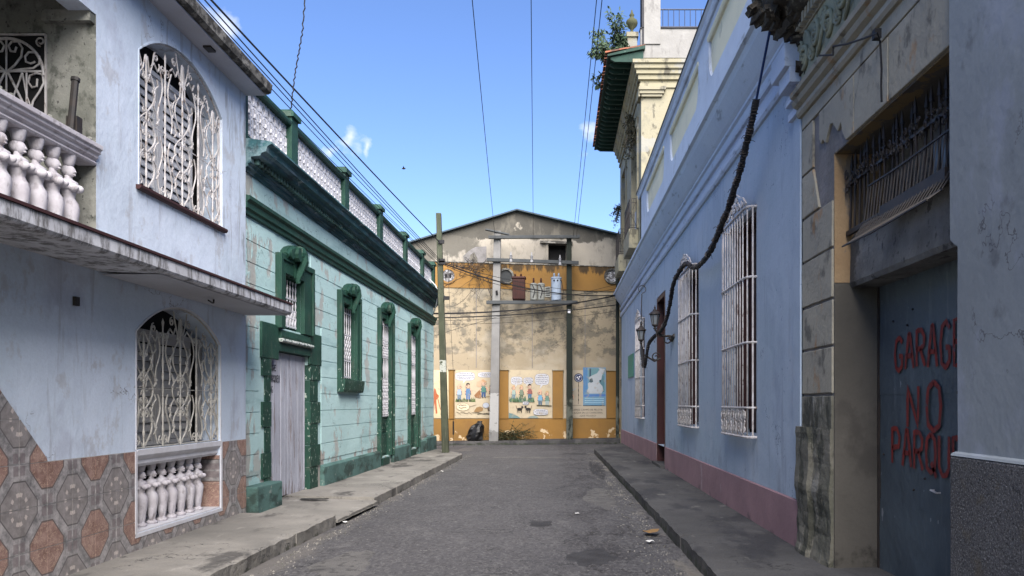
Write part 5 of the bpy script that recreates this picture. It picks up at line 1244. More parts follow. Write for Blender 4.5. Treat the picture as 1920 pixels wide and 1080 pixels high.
while u > 5.2:
    s = 1 if k % 2 else -1; c0 = (u, 5.15)
    rl.tube([Fs.p(p_[0], p_[1], .03) for p_ in spiral(c0[0], c0[1] + s * .03, .13, 1.57 * s, 1.5 * s, 16, .15)], lambda t: .026 - .012 * t, 5)
    rl.tube([Fs.p(c0[0] - .05, c0[1] - s * .20, .02), Fs.p(c0[0] - .2, c0[1] - s * .12, .045), Fs.p(c0[0] - .32, c0[1] + s * .12, .03)], .020, 5); rl.tube([Fs.p(c0[0] + .1 + q_[0], c0[1] - s * .1 + q_[1], .025) for q_ in spiral(0, 0, .07, 0, -1.3 * s, 10, .2)], .018, 5); rl.tube([Fs.p(c0[0] - .2 + q_[0], c0[1] + s * .08 + q_[1], .025) for q_ in spiral(0, 0, .06, 2, 1.3 * s, 10, .2)], .018, 5)
    for q in range(5): a = q * 1.25; rl.ball(Fs.p(c0[0] + .05 * math.cos(a), c0[1] + .05 * math.sin(a), .035), .022, 5, 4)
    u -= .36; k += 1
rl.build('relief_ornament', m_relief, A, smooth=True)
dn = MB(); u = 4.5
while u < 8.05: dn.fbox(Fs, u, u + .05, 5.40, 5.50, 0, .09); u += .095
stuff(dn.build('dentil', m_stone, A)); MB().fbox(Fs, 4.4, 8.13, 5.38, 5.7, -.03, .03).build('bed_mould', m_stone, A)
cn_ = MB(); rows = []; n = 60; prof = [(-.02, 5.50), (.12, 5.52), (.20, 5.56), (.22, 5.62), (.34, 5.64), (.38, 5.70), (.40, 5.82), (.46, 5.86), (.48, 5.98), (.40, 6.06), (-.02, 6.10)]
for i in range(n + 1):
    u = 4.4 + (8.42 - 4.4) * i / n
    for j, (w_, z_) in enumerate(prof):
        q = noise.noise((u * 3, j * .6, 2)) * .035 + noise.noise((u * 11, j * .9, 5)) * .02; edge = max(0, (u - 8.2) * 1.2) * noise.noise((j, u * 9, 1))
        rows.append(Fs.p(u + (noise.noise((j * .7, 0, 9)) * .1 if i == n else 0), z_ + q, w_ + (q - abs(edge) * .4 if 0 < j < 10 else 0)))
m_ = len(prof); cn_.add(rows, [(i * m_ + k, i * m_ + (k + 1) % m_, (i + 1) * m_ + (k + 1) % m_, (i + 1) * m_ + k) for i in range(n) for k in range(m_)] + [tuple(range(m_)), tuple(range(n * m_, n * m_ + m_))])
cn_.build('cornice', m_ruin, A)
random.seed(21)
for (u, z, w_, s) in ((8.16, 5.46, .10, .13), (8.30, 5.56, .26, .12), (8.32, 5.66, .36, .12), (8.0, 5.50, .12, .11), (8.2, 5.32, .03, .10), (8.33, 5.74, .42, .11), (8.1, 5.60, .32, .10), (8.12, 5.02, .02, .09), (8.12, 4.85, .0, .08)):
    cs = MB(); c0 = Vector(Fs.p(u, z, w_)); st = [(-1, -.7), (-.5, -.75), (-.45, -.3), (.1, -.35), (.2, .1), (.8, .05), (.95, .6), (-.9, .7)]; rot = Matrix.Rotation(random.uniform(-.5, .5), 3, 'Y') @ Matrix.Rotation(random.uniform(-.4, .4), 3, 'Z')
    n_ = 5; vs = []
    for i in range(n_):
        for a_, b_ in st: p_ = rot @ Vector((-a_ * s * .8, (i / (n_ - 1) - .5) * s * 2.2, b_ * s * .8)); vs.append(c0 + p_ * (1 + .5 * noise.noise((c0 + p_) * 11)))
    cs.add(vs, [(i * 8 + k, i * 8 + (k + 1) % 8, (i + 1) * 8 + (k + 1) % 8, (i + 1) * 8 + k) for i in range(n_ - 1) for k in range(8)] + [tuple(range(8)), tuple(range((n_ - 1) * 8, n_ * 8))])
    cs.build('broken_moulding', m_ruin, A)
# grated window over the door
ww = Fs; wz0, wz1, ww_ = 3.18, 3.92, -.16
win = MB().fbox(Fs, 4.6, 7.23, 3.15, 3.92, -.50, -.47).build('window', m_rough, A, origin=Fs.p(6, 3.2, -.2))
MB().fbox(Fs, 4.7, 6.3, 3.40, 3.92, -.465, -.45).build('pane', m_glass, win)
MB().fprof(Fs, [(-.45, 2.70), (-.17, 2.70), (-.15, 2.74), (-.16, 3.14), (-.19, 3.18), (-.45, 3.20)], 4.6, 7.22, 20).build('lintel', m_rough, A)
bar = MB(); 
b0 = MB().tube([(0, 0, 0), (0, 0, .66)], .011, 5).tube([(0, 0, .60), (0, .0, .68), (0, 0, .73)], lambda t: .018 * (1 - t) + .001, 5).tube([(0, -.03, .46), (0, .03, .50), (0, -.02, .54)], .011, 4).mesh('bar', m_iron_black, (0, 0, 0))
for k in range(23): o = link('bar', b0, win, Fs.p(7.16 - k * .112, 3.16, ww_ + .03)); o.rotation_euler.y = random.uniform(-.03, .03)
for z in (3.16, 3.60, 3.18): MB().fbox(Fs, 4.6, 7.22, z, z + .022, ww_ + .012, ww_ + .045).build('rail', m_iron_black, win)
sc = MB(); random.seed(30)
for k in range(24):
    u = 7.15 - k * .11
    for j in range(3): sc.tube([Fs.p(u + p_[0], 3.62 + p_[1], ww_ + .04 + j * .012) for p_ in spiral(random.uniform(-.03, .03), random.uniform(-.06, .07), random.uniform(.025, .05), random.random() * 6, random.choice((-1.2, 1.2)), 9, .3)], .007, 3)
sc.build('scroll', m_iron_black, win)
# wire basket hooked on the grille
WBk = thing('wire_basket', 'sagging black wire basket hooked on the grille above the garage door', 'basket', Fs.p(5.8, 3.2, -.1))
bk = MB()
def bpt(u, z, w_): return Fs.p(u, z, w_)
for (z, w_) in ((3.45, -.085), (3.15, -.05), (3.02, .03), (2.95, .13)): bk.tube([bpt(6.62, z, w_), bpt(6.0, z - .02, w_ + .01), bpt(5.1, z + .0, w_)], .008, 4)
k = 6.62
while k > 5.1: bk.tube([bpt(k - .0, 3.45, -.085), bpt(k + .0, 3.15, -.05), bpt(k, 3.02, .03), bpt(k + .0, 2.95, .13)], .0045, 3); k -= .060
bk.build('wire', m_iron_black, WBk)
MB().fbox(Fs, 5.2, 6.25, 3.10, 3.19, -.10, -.03).build('hanging_bar', m_iron_black, WBk)
# steel door with brushed lettering
dX = -.42
gd = MB().fbox(Fs, 4.5, 7.22, .14, 2.72, dX - .03, dX - .012).build('garage_door', m_steel, A, origin=Fs.p(6, .15, dX))
def sheet(u0, u1, z0, z1, dw):
    b = MB(); nu, nz = 16, 14; vs = []
    for i in range(nu + 1):
        for j in range(nz + 1):
            u = u0 + (u1 - u0) * i / nu; z = z0 + (z1 - z0) * j / nz; vs.append(Fs.p(u, z, dX + dw + .006 * noise.noise((u * 2, z * 2, 3)) + .003 * noise.noise((u * 6, z * 5, 1))))
    b.add(vs, [(i * (nz + 1) + j, (i + 1) * (nz + 1) + j, (i + 1) * (nz + 1) + j + 1, i * (nz + 1) + j + 1) for i in range(nu) for j in range(nz)]); b.build('sheet', m_steel, gd, smooth=True)
sheet(4.5, 7.20, .78, 1.74, .002); sheet(4.5, 7.20, 1.73, 2.70, .006); sheet(4.5, 7.20, .15, .80, .008)
MB().fbox(Fs, 7.205, 7.225, .14, 2.7, dX - .05, dX + .02).build('door_frame', m_iron_black, gd)
MB().tube([Fs.p(6.15, 0.985, dX + .01), Fs.p(6.15, .985, dX + .04), Fs.p(6.05, .975, dX + .04), Fs.p(6.05, .975, dX + .01)], .008, 5).build('handle', m_iron_white, gd)
for u, z in ((6.62, 2.30), (6.52, 2.42), (6.9, 2.36), (7.1, 1.2), (6.3, 1.06), (6.5, .95)): MB().ball(Fs.p(u, z, dX + .014), .010, 6, 4).build('rivet', m_iron_black, gd)
lt = MB(); random.seed(17)
wl_ = dX + .016
for i, (c_, u, z, h) in enumerate((('G', 6.86, 1.93, .28), ('A', 6.655, 1.94, .285), ('R', 6.45, 1.95, .29), ('A', 6.25, 1.935, .32), ('G', 6.045, 1.92, .345), ('E', 5.84, 1.93, .33))): letters(lt, Fs, c_, u, z, .155, h, 0, .040, wl_, -1)
for c_, u, z, h, cw in (('N', 6.62, 1.46, .33, .22), ('O', 6.27, 1.44, .38, .24)): letters(lt, Fs, c_, u, z, cw, h, 0, .045, wl_, -1)
for i, c_ in enumerate('PARQUEO'): letters(lt, Fs, c_, 6.92 - i * .213, 1.14 - i * .008, .165, .30, 0, .042, wl_, -1)
lt.build('lettering', m_redpaint, gd, fixn=False)
# service wire looping over the stone facade
sw = MB(); pts = [(1536, 104, 8.0), (1562, 103, 7.7), (1562, 87, 7.7), (1590, 82, 7.3), (1620, 72, 6.9), (1645, 62, 6.5), (1650, 78, 6.35), (1653, 130, 6.3), (1652, 160, 6.3), (1653, 191, 6.3)]
sw.tube([rp(a, b, (2.48 - .17 - (.0 if i < 6 else -.09)) * F / (a - VX)) for i, (a, b, c) in enumerate(pts)], .008, 5)
q = rp(1645, 66, 2.42 * F / (1645 - VX)); sw.box(q[0] - .03, q[0] + .02, q[1] - .03, q[1] + .03, q[2] - .03, q[2] + .04)
tag(sw.build('service_wire', m_rubber, None, origin=q), 'thin black service wire looped over the ochre stone moulding', 'wire')
# ================================================================ nearest wall on the right
FN = Fr(2.42, 0, -1)
N_ = thing('grey_blue_house', 'slate blue plastered house front with speckled granite plinth, nearest on the right', 'house', (2.42, 3, .15))
MB().fpoly(FN, [(-6, 0), (4.86, 0), (4.855, 1.2), (4.865, 2.0), (4.86, 2.60), (4.90, 2.62), (4.955, 2.66), (4.965, 4), (4.955, 9), (-6, 9)], -2, 0).build('wall', m_nearwall, N_, bevel=.012)
for z in (2.57, 2.14, 1.71): MB().fbox(FN, 4.70, 4.862, z, z + .018, -.1, -.0005).build('joint', m_iron_black, N_)
MB().fbox(FN, -6, 4.88, 0, 1.335, -.5, .035).build('plinth', m_granite, N_, bevel=.015)
MB().fprof(FN, [(0, 1.336), (.034, 1.336), (.026, 1.35), (0, 1.36)], -6, 4.87, 20).build('plinth_cap', m_nearwall, N_)
# ================================================================ end of the street: warehouse
B = thing('warehouse', 'cream and orange gabled warehouse with cartoon murals closing the street', 'warehouse', bp(0, 0, 0))
FB = type('F', (), {})()
class FBk:
    side = 1
    def p(s, u, z, w=0): x, y, _ = bp(u, w); return (x, y, z)
FB = FBk()
apx = bpx(968, 396)[0]; apz = bpx(968, 396)[2]
def roofz(u):
    zl = bpx(790, 450)[2]; xl = bpx(790, 450)[0]; zr = bpx(1155, 441)[2]; xr = bpx(1155, 441)[0]
    return apz + (zl - apz) * (apx - u) / (apx - xl) if u < apx else apz + (zr - apz) * (u - apx) / (xr - apx)
UL, UR = -11.0, 8.5
HZ0, HZ1 = 6.48, 7.52
wn0 = bpx(1028, 497); wn1 = bpx(1063, 458)
w = MB(); w.fpoly(FB, [(UL, 0), (UR, 0), (UR, HZ0), (UL, HZ0)], -12, 0); w.build('wall', m_bwall, B)
up = MB(); a, b = wn0[0], wn1[0]; zt = wn1[2]
for poly in ([(UL, HZ0), (a, HZ0), (a, zt), (a, roofz(a)), (UL, roofz(UL))], [(a, zt), (b, zt), (b, roofz(b)), (apx, apz) if a < apx < b else (b, roofz(b)), (a, roofz(a))], [(b, HZ0), (UR, HZ0), (UR, roofz(UR)), (b, roofz(b))]):
    P = []
    for q in poly:
        if not P or P[-1] != q: P.append(q)
    if P[0][0] == UL: P = P[:-1] + [(P[-2][0], P[-2][1])][:0] + [P[-1]]
    up.fpoly(FB, P, -.4, 0)
up.v = []; up.f = []; up.mi = []
up.fpoly(FB, [(UL, HZ0), (a, HZ0), (a, roofz(a)), (apx, apz), (UL, roofz(UL))] if apx < a else [(UL, HZ0), (a, HZ0), (a, roofz(a)), (UL, roofz(UL))], -.4, 0)
up.fpoly(FB, [(a, zt), (b, zt), (b, roofz(b)), (a, roofz(a))], -.4, 0); up.fpoly(FB, [(b, HZ0), (UR, HZ0), (UR, roofz(UR)), (b, roofz(b))], -.4, 0)
up.build('gable', m_bupper, B)
MB().fbox(FB, UL, UR, HZ0, 8.2, -11, -.42).build('core', m_dark, B)
win = MB().fbox(FB, a - .02, b + .02, HZ1 - .1, zt + .02, -.40, -.38).build('window', m_dark, B)
MB().fbox(FB, a - .35, b + .22, zt, zt + .10, 0, .14).build('lintel', m_mould, win)
MB().fbox(FB, b, b + .10, HZ1, zt, -.3, .03).build('jamb', m_bupper, win); MB().fbox(FB, a - .10, a, HZ1, zt, -.3, .03).build('jamb', m_bupper, win)
for s, (u0, u1) in enumerate(((UL - .4, apx), (apx, UR + .4))):
    MB().fpoly(FB, [(u0, roofz(u0) + .002), (u1, roofz(u1) + .002), (u1, roofz(u1) + .06), (u0, roofz(u0) + .06)], -12, .22).build('roof', m_bflash, B)
# orange frieze, its lower edge, pilasters and base
MB().fbox(FB, UL, UR, HZ0, HZ1, 0, .035).build('frieze_band', m_borange, B)
MB().fbox(FB, UL, UR, HZ1, HZ1 + .035, 0, .06).build('frieze_ledge', m_mould, B)
MB().fbox(FB, UL, UR, 0, 1.02, 0, .045).build('base', m_borange, B)
pil = []
for x0, x1 in ((842, 852), (935, 953), (1036, 1055), (1137, 1156)):
    u0, u1 = bpx(x0, 700)[0], bpx(x1, 700)[0]; pil.append((u0, u1))
    MB().fbox(FB, u0, u1, 1.02, 3.06, 0, .08).build('pilaster', m_borange, B, bevel=.01); MB().fbox(FB, u0 - .03, u1 + .03, 3.06, 3.12, 0, .12).build('pilaster_cap', m_bwall, B)
MB().fbox(FB, pil[0][0] - 1.6, pil[0][0] - 1.2, 1.02, 3.06, 0, .08).build('pilaster', m_borange, B)
for px in (893, 998, 1097):      # pour joints
    u = bpx(px, 600)[0]; MB().fbox(FB, u - .012, u + .012, 3.15, 6.47, 0, .012).build('joint', m_patch, B)
for px, py, kind in ((840, 517, 0), (948, 518, 1), (1147, 518, 2)):
    c = bpx(px, py, .04); u = c[0]; v_ = MB()
    P = ell(u, c[2], .26, .26, 20)
    vt = MB().fpoly(FB, P, .036, .06).build('round_vent', m_fascia if kind != 1 else m_beam, B)
    o_ = MB()
    for i in range(20):
        a0, a1 = 2 * math.pi * i / 20, 2 * math.pi * (i + 1) / 20; o_.fpoly(FB, [(u + r * math.cos(q), c[2] + r * math.sin(q)) for r, q in ((.26, a0), (.34, a0), (.34, a1), (.26, a1))], .03, .12 if kind else .08)
    o_.build('vent_ring', m_borange if not kind else m_mould, vt)
    if kind == 0:
        for s in (-.09, .09): MB().fpoly(FB, ell(u + s, c[2] - .01, .05, .09, 10), .061, .066).build('vent_hole', m_dark, vt)
# exposed brick patch with torn plaster outline
pt = [bpx(x, y, .004) for x, y in ((872, 495), (868, 480), (875, 474), (884, 467), (892, 463), (912, 462), (912, 493), (896, 495), (895, 484), (889, 473), (882, 478), (880, 486), (890, 494))]
MB().fpoly(FB, [(p[0], p[2]) for p in pt], .003, .012).build('torn_plaster', m_patch, B)
# ---- murals: flat brushwork in three bays
def pw(pts, k=0): return [(bpx(x, y)[0], bpx(x, y)[2]) for x, y in pts]
class Mural:
    def __init__(s, name, x0, y0, x1, y1, col='#b5a688'):
        s.b = MB(); s.k = 0; s.base = MB().fpoly(FB, pw([(x0, y1), (x1, y1), (x1, y0), (x0, y0)]), .002, .030)
        s.panel = s.base.build(name, paint(col, .85), B)
    def poly(s, pts, col):
        s.b.use(paint(col)); q = pw(pts); w = .0312 + s.k * .00012; s.k += 1
        s.b.add([FB.p(u, z, w) for u, z in q], [tuple(range(len(q)))]); return s
    def el(s, cx, cy, rx, ry, col, n=14, line=None):
        if line: s.poly(ell(cx, cy, rx + .45, ry + .45, n), line)
        return s.poly(ell(cx, cy, rx, ry, n), col)
    def ln(s, pts, wd, col):
        s.b.use(paint(col)); w = .0312 + s.k * .00012; s.k += 1; q = pw(pts); s.b.rib(FB, q, wd * .023, w); return s
    def bubble(s, x0, y0, x1, y1, lines, tail=None):
        cx, cy = (x0 + x1) / 2, (y0 + y1) / 2; rx, ry = (x1 - x0) / 2, (y1 - y0) / 2
        sq = lambda r1, r2: [(cx + r1 * math.copysign(abs(math.cos(t)) ** .55, math.cos(t)), cy + r2 * math.copysign(abs(math.sin(t)) ** .6, math.sin(t))) for t in [2 * math.pi * i / 22 for i in range(22)]]
        s.poly(sq(rx + .4, ry + .4), '#5d6270')
        if tail: s.poly([(cx - 2, y1 - 1), (cx + 2, y1 - 1), tail], '#b9bcc4')
        s.poly(sq(rx, ry), '#b4b5bb')
        for i in range(lines):
            y = y0 + (y1 - y0) * (i + .9) / (lines + .9); m = rx * (.82 if 0 < i < lines - 1 else .6); x = cx - m
            while x < cx + m:
                L_ = random.uniform(1.2, 3.6); n_ = max(2, int(L_ / .45)); s.ln([(x + L_ * t / n_, y + random.uniform(-.7, .7)) for t in range(n_ + 1)], .75, '#2b2f45'); x += L_ + .9
    def man(s, cx, top, h, shirt, pants, hair, nose=1, skin='#c79d80'):
        k = h / 30; L_ = '#3a3026'
        s.poly([(cx - 4.2 * k, top + 10 * k), (cx + 4.2 * k, top + 10 * k), (cx + 5.2 * k, top + 20.5 * k), (cx - 5.2 * k, top + 20.5 * k)], L_)
        s.poly([(cx - 3.6 * k, top + 19 * k), (cx + 3.8 * k, top + 19 * k), (cx + 3.4 * k, top + 29 * k), (cx + .7 * k, top + 29 * k), (cx, top + 22 * k), (cx - .7 * k, top + 29 * k), (cx - 3.4 * k, top + 29 * k)], pants)
        s.poly([(cx - 3.5 * k, top + 10 * k), (cx + 3.5 * k, top + 10 * k), (cx + 4.5 * k, top + 20 * k), (cx - 4.5 * k, top + 20 * k)], shirt)
        s.ln([(cx - 3.6 * k, top + 11 * k), (cx - 6 * k, top + 15 * k), (cx - 4.4 * k, top + 18.5 * k)], 2.0 * k, skin); s.ln([(cx + 3.6 * k, top + 11 * k), (cx + 6.2 * k, top + 14 * k), (cx + 5.8 * k, top + 18.5 * k)], 2.0 * k, skin)
        s.el(cx, top + 5.6 * k, 3.0 * k, 4.2 * k, skin, 12, L_); s.el(cx + nose * 3.2 * k, top + 6 * k, 1.7 * k, 1.1 * k, skin, 8, L_)
        s.poly([(cx - 3.4 * k, top + 4.6 * k), (cx - 3.2 * k, top + 1.2 * k), (cx, top - .4 * k), (cx + 3.2 * k, top + 1.4 * k), (cx + 3.3 * k, top + 3.2 * k), (cx, top + 2.6 * k)], hair)
        s.el(cx + nose * 1.2 * k, top + 4.8 * k, .55 * k, .8 * k, '#202020', 6)
        for q in (-2, 2): s.ln([(cx + q * k, top + 29 * k), (cx + (q + 1.6) * k, top + 30 * k)], 1.4 * k, '#2a241e')
    def grass(s, x0, x1, y, h, col):
        for i in range(int((x1 - x0) * 1.1)):
            x = random.uniform(x0, x1); s.poly([(x - 1.6, y + h * .5), (x + 1.6, y + h * .6), (x + random.uniform(-2, 2), y - h * random.uniform(.3, 1))], random.choice(col))
    def done(s): s.b.build('painted_cartoon', None, s.panel, fixn=False)
random.seed(31)
M1 = Mural('mural', 852.5, 694, 934, 784)
M1.bubble(853.5, 698, 890, 713.5, 4, (868, 719)); M1.bubble(896, 698, 930, 707.5, 3)
M1.grass(855, 890, 750, 6, ('#2e4a22', '#52662c', '#26351c'))
M1.man(861, 720, 30, '#8fa3b4', '#5f7688', '#c79d80', 1); M1.man(877.5, 718, 32, '#49719a', '#3f679a', '#17171a', -1)
M1.poly([(889, 741), (899, 731), (903, 743), (901, 747), (891, 745)], '#8a5a2c'); M1.poly([(894, 716), (903, 713), (905, 720), (899, 726), (893, 723)], '#c19a78')
M1.man(906.5, 713, 33, '#3f7468', '#2c4c74', '#c0996f', 1); M1.poly([(902, 713), (906, 711), (913, 716), (909, 718)], '#b88a5c'); M1.man(921, 721, 27, '#2b2b2b', '#bfb6a0', '#1b1b1b', -1)
M1.ln([(911, 744), (924, 743)], 1, '#7a6038'); M1.el(868, 763, 12, 7, '#d5c29d', 18, '#3a3026')
for yy in (760, 765): M1.ln([(860 + i * 1.6, yy + random.uniform(-.8, .8)) for i in range(10)], 1.2, '#32303a')
M1.ln([(880, 763), (893, 759)], .6, '#55493a')
M1.poly([(888, 772), (893, 764), (900, 762), (906, 765), (905, 770), (896, 773)], '#8b6a3c'); M1.el(911, 760, 6, 5, '#aab0bb', 12, '#444444'); M1.poly([(913, 765), (920, 763), (924, 770), (915, 771)], '#5a4a38')
for i in range(9): M1.ln([(856 + i * 7, 774 + random.uniform(-2, 1)), (864 + i * 7, 775 + random.uniform(-2, 2))], .8, '#4a4030')
M1.ln([(895 + i * 3, 776 + random.uniform(-.6, .6)) for i in range(10)], 1.4, '#33301f'); M1.done()
M2 = Mural('mural', 953.5, 694, 1035.5, 784)
M2.bubble(958, 706.5, 979, 721, 4, (966, 726)); M2.bubble(981.5, 708, 999, 719.5, 4, (985, 724)); M2.bubble(1003, 701, 1029, 722, 5, (1012, 729))
M2.grass(956, 1003, 748, 7, ('#3a5a4a', '#4b7056', '#2c4632', '#6a7f4a'))
M2.man(963, 723, 25, '#8fa39a', '#5d7d8a', '#b98d5c', -1); M2.man(977.5, 722, 27, '#6d7a66', '#50604a', '#b5935e', -1); M2.man(993, 720, 28, '#8a5048', '#3e6480', '#121214', -1)
M2.grass(956, 1002, 751, 5, ('#3a5a4a', '#4b7056', '#33502c')); M2.man(1012.5, 731, 30, '#5d97b6', '#4f6577', '#c79d80', -1); M2.man(1025.5, 733, 28, '#5b7f70', '#8a9a98', '#b5935e', -1)
M2.ln([(1006, 760), (1034, 761)], 2.2, '#3c3a20'); M2.bubble(980, 753, 991, 758.5, 2)
for cx, d in ((974, 1), (990, -1)):        # two black goats
    M2.el(cx, 767, 5, 2.6, '#101012'); M2.el(cx + d * 5, 763, 2.2, 2.0, '#101012')
    for q in (-4, -2, 2, 4): M2.ln([(cx + q, 768), (cx + q + d * random.uniform(-1.5, 1.5), 774)], .9, '#101012')
    M2.ln([(cx - d * 5, 766), (cx - d * 7, 760)], .9, '#5b2f1e')
M2.bubble(1000, 767, 1027, 778, 3); M2.poly([(954, 784), (954, 774), (962, 776), (970, 780), (976, 784)], '#5a7b7c'); M2.poly([(988, 784), (994, 780), (1004, 779), (1010, 784)], '#7d8a84'); M2.done()
M3 = Mural('mural', 1057, 694, 1136, 784, '#ada08a')
for r_, c_ in ((8.5, '#1f2740'), (7, '#8f95a5'), (5.8, '#26305a')): M3.el(1084.5, 708.5, r_, r_, c_, 20)
for dx, dy in ((-2, -1), (2, -2), (0, 2)): M3.el(1084.5 + dx, 708.5 + dy, 1.6, 1.4, '#dadbe0', 8)
M3.ln([(1084.5, 717), (1084.6, 735), (1084, 758)], 1.0, '#3a241c'); 
for i in range(4): M3.ln([(1084.5, 721 + i * 9), (1084.5, 725 + i * 9)], 1.5, '#1c1614')
M3.ln([(1058, 760), (1090, 760)], .7, '#3a3026'); M3.man(1069, 728, 32, '#9aa3a8', '#6a727a', '#262220', 1); M3.ln([(1072, 733), (1080, 728)], 1.6, '#9aa3a8')
# the blue picture: a plain pale seated figure seen from behind, above water
M3.poly([(1093, 689), (1135.5, 689), (1135.5, 761), (1093, 761)], '#5c8aa6'); M3.poly([(1093, 689), (1101, 689), (1101, 735), (1093, 740)], '#3f78a8'); M3.poly([(1103, 691), (1131, 691), (1135, 732), (1104, 732)], '#5c8a92')
M3.poly([(1105, 691), (1108, 691), (1107, 728), (1105, 728)], '#23435c'); M3.poly([(1125, 700), (1132, 706), (1133, 735), (1126, 735)], '#4a7884')
M3.poly([(1103, 727), (1102, 719), (1107, 716), (1104, 711), (1103, 708), (1110, 704), (1119, 700), (1124, 693), (1122, 690), (1134, 692), (1129, 703), (1127, 712), (1122, 716), (1129, 724), (1131, 732), (1127, 738), (1105, 738), (1100, 734)], '#a9b0b6')
M3.poly([(1105, 711), (1110, 709), (1112, 716), (1107, 718)], '#2c4a58'); M3.poly([(1123, 713), (1127, 712), (1126, 719)], '#2c4a58')
M3.poly([(1094, 740), (1135, 739), (1135, 743), (1094, 744)], '#3a6cae')
for yy in (747, 751, 755): M3.ln([(1096 + i * 4, yy + random.uniform(-.4, .4)) for i in range(10)], .9, '#9cc2d2')
M3.ln([(1093 + i * 4, 760.5) for i in range(11)], 1.3, '#22303a'); M3.done()
def text(body, size, px, py, m, parent):
    cu = bpy.data.curves.new('lettering', 'FONT'); cu.body = body; cu.size = size; cu.align_x = 'CENTER'
    ob = bpy.data.objects.new('tmp', cu); S.collection.objects.link(ob); dg_ = bpy.context.evaluated_depsgraph_get(); me = bpy.data.meshes.new_from_object(ob.evaluated_get(dg_))
    bpy.data.objects.remove(ob)
    q = bpx(px, py, 0)
    for v in me.vertices: v.co = Vector(FB.p(q[0] + v.co.x, q[2] + v.co.y, .0325)) - wp(parent)
    me.materials.clear(); me.materials.append(m); return link('lettering', me, parent, wp(parent))
m_ink = paint('#15120f')
text('HACEMOS CAMPO DE PELOTA', .105, 1098, 770, m_ink, M3.panel); text('PARA JUGAR EN LA CARRETERA,', .105, 1097, 775.5, m_ink, M3.panel); text('¡QUE PELIGRO!', .105, 1102, 781, m_ink, M3.panel)
M4 = Mural('mural', 790, 694, 841, 784, '#c8b48a')
M4.poly([(814, 728), (817, 730), (819, 738), (823, 742), (822, 746), (818, 750), (820, 775), (817, 776), (815, 755), (813, 776), (811, 776), (812, 745)], '#a5511e'); M4.ln([(821, 748), (825, 765), (828, 772), (831, 765)], 1.2, '#a5511e')
for i in range(4): M4.ln([(826, 775 + i), (829, 774 + i)], .6, '#3a3026')
M4.done()
# ================================================================ poles, transformers
def pole_base(px, Y): return (px - VX) * Y / F
U = thing('utility_pole', 'tall leaning green grey wooden pole standing on the left pavement corner', 'pole', (-3.47, 24.5, .15))
P0 = rp(835.5, 849, 24.6); P1 = rp(822.5, 400, 24.6)
pm = MB(); n = 10
for k in range(n):
    pass
ring = []
for t in [i / 12 for i in range(13)]:
    c = Vector(P0).lerp(Vector(P1), t); hw = .105 - .028 * t; ring += [(c.x - hw, c.y - hw, c.z), (c.x + hw, c.y - hw, c.z), (c.x + hw, c.y + hw, c.z), (c.x - hw, c.y + hw, c.z)]
pm.add(ring, [(i * 4 + k, i * 4 + (k + 1) % 4, (i + 1) * 4 + (k + 1) % 4, (i + 1) * 4 + k) for i in range(12) for k in range(4)] + [(0, 1, 2, 3), (48, 49, 50, 51)])
pm.build('shaft', m_wood_pole, U, bevel=.015)
for (px, py) in ((824, 455), (825, 490), (826, 494), (834, 560)):
    q = rp(px, py, 24.6); MB().box(q[0] - .02, q[0] + .16, q[1] - .13, q[1] - .07, q[2] - .05, q[2] + .06).build('cable_clamp', m_rubber, U)
gwy = MB().tube([rp(838, 470, 24.6), rp(850, 700, 24.9), rp(850, 838, 25.0)], .007, 4); gwy.tube([rp(850, 790, 25.0), rp(850, 815, 25.0)], .025, 6)
gwy.build('stay_wire', m_rubber, U)
TF = thing('transformer_stand', 'pale concrete pole and dark pole joined by three grey crossbeams before the warehouse', 'pole', bp(-1, .8, .15))
def fpole(xt, xb, yt, w_, m, name, hw):
    a_ = bpx(xb, 822, w_); b_ = bpx(xt, yt, w_); vs = []
    for (c, q) in ((a_, 1.15), (b_, .85)):
        for dx, dy in ((-1, -1), (1, -1), (1, 1), (-1, 1)): vs.append((c[0] + dx * hw * q, c[1] + dy * hw * q, c[2] if q < 1 else .05))
    MB().add(vs, [(0, 1, 5, 4), (1, 2, 6, 5), (2, 3, 7, 6), (3, 0, 4, 7), (0, 3, 2, 1), (4, 5, 6, 7)]).build(name, m, TF, bevel=.015)
fpole(933, 926, 434, .75, m_conc_pole, 'pole', .165); fpole(1067, 1068, 446, .75, m_dark_pole, 'pole', .120)
MB().fbox(type('q', (FBk,), {})(), bpx(1064.5, 600, .9)[0] - .142, bpx(1069.5, 600, .9)[0] - .142, bpx(1066, 587, .9)[2], bpx(1066, 580, .9)[2], .90, .905).build('number_plate', m_white, TF)
for (x0, y0, x1, y1, h) in ((916, 445, 1087, 444, 5.5), (913, 487, 1085, 493, 6), (912, 567, 1083, 567, 6)):
    a_ = bpx(x0, y0, .98); b_ = bpx(x1, y1, .98); hh = h / 2 * 33 / F * 1.05
    vs = [(c[0], c[1] + dy, c[2] + dz) for c in (a_, b_) for dy, dz in ((-.08, -hh), (-.08, hh), (.06, hh), (.06, -hh))]
    MB().add(vs, [(0, 1, 5, 4), (1, 2, 6, 5), (2, 3, 7, 6), (3, 0, 4, 7), (0, 3, 2, 1), (4, 5, 6, 7)]).build('crossbeam', m_beam, TF, bevel=.01)
MB().tube([bpx(910, 430, .9), bpx(955, 440, .9)], .05, 5).build('strut', m_beam, TF)
def insul(px, py, h):
    c = bpx(px, py, 1.1); MB().lathe(c, [(.03, -.16), (.06, -.15), (.06, -.05), (.035, -.04), (.07, .0), (.035, .02), (.07, .06), (.035, .08), (.065, .12), (.03, .14), (.02, h)], 8).build('insulator', m_ceramic, TF)
for px, py in ((958, 484), (997, 485), (1050, 490)): insul(px, py, .26)
MB().tube([bpx(931, 545, .95), bpx(932, 552, .95)], .05, 6).build('clamp', m_rubber, TF)
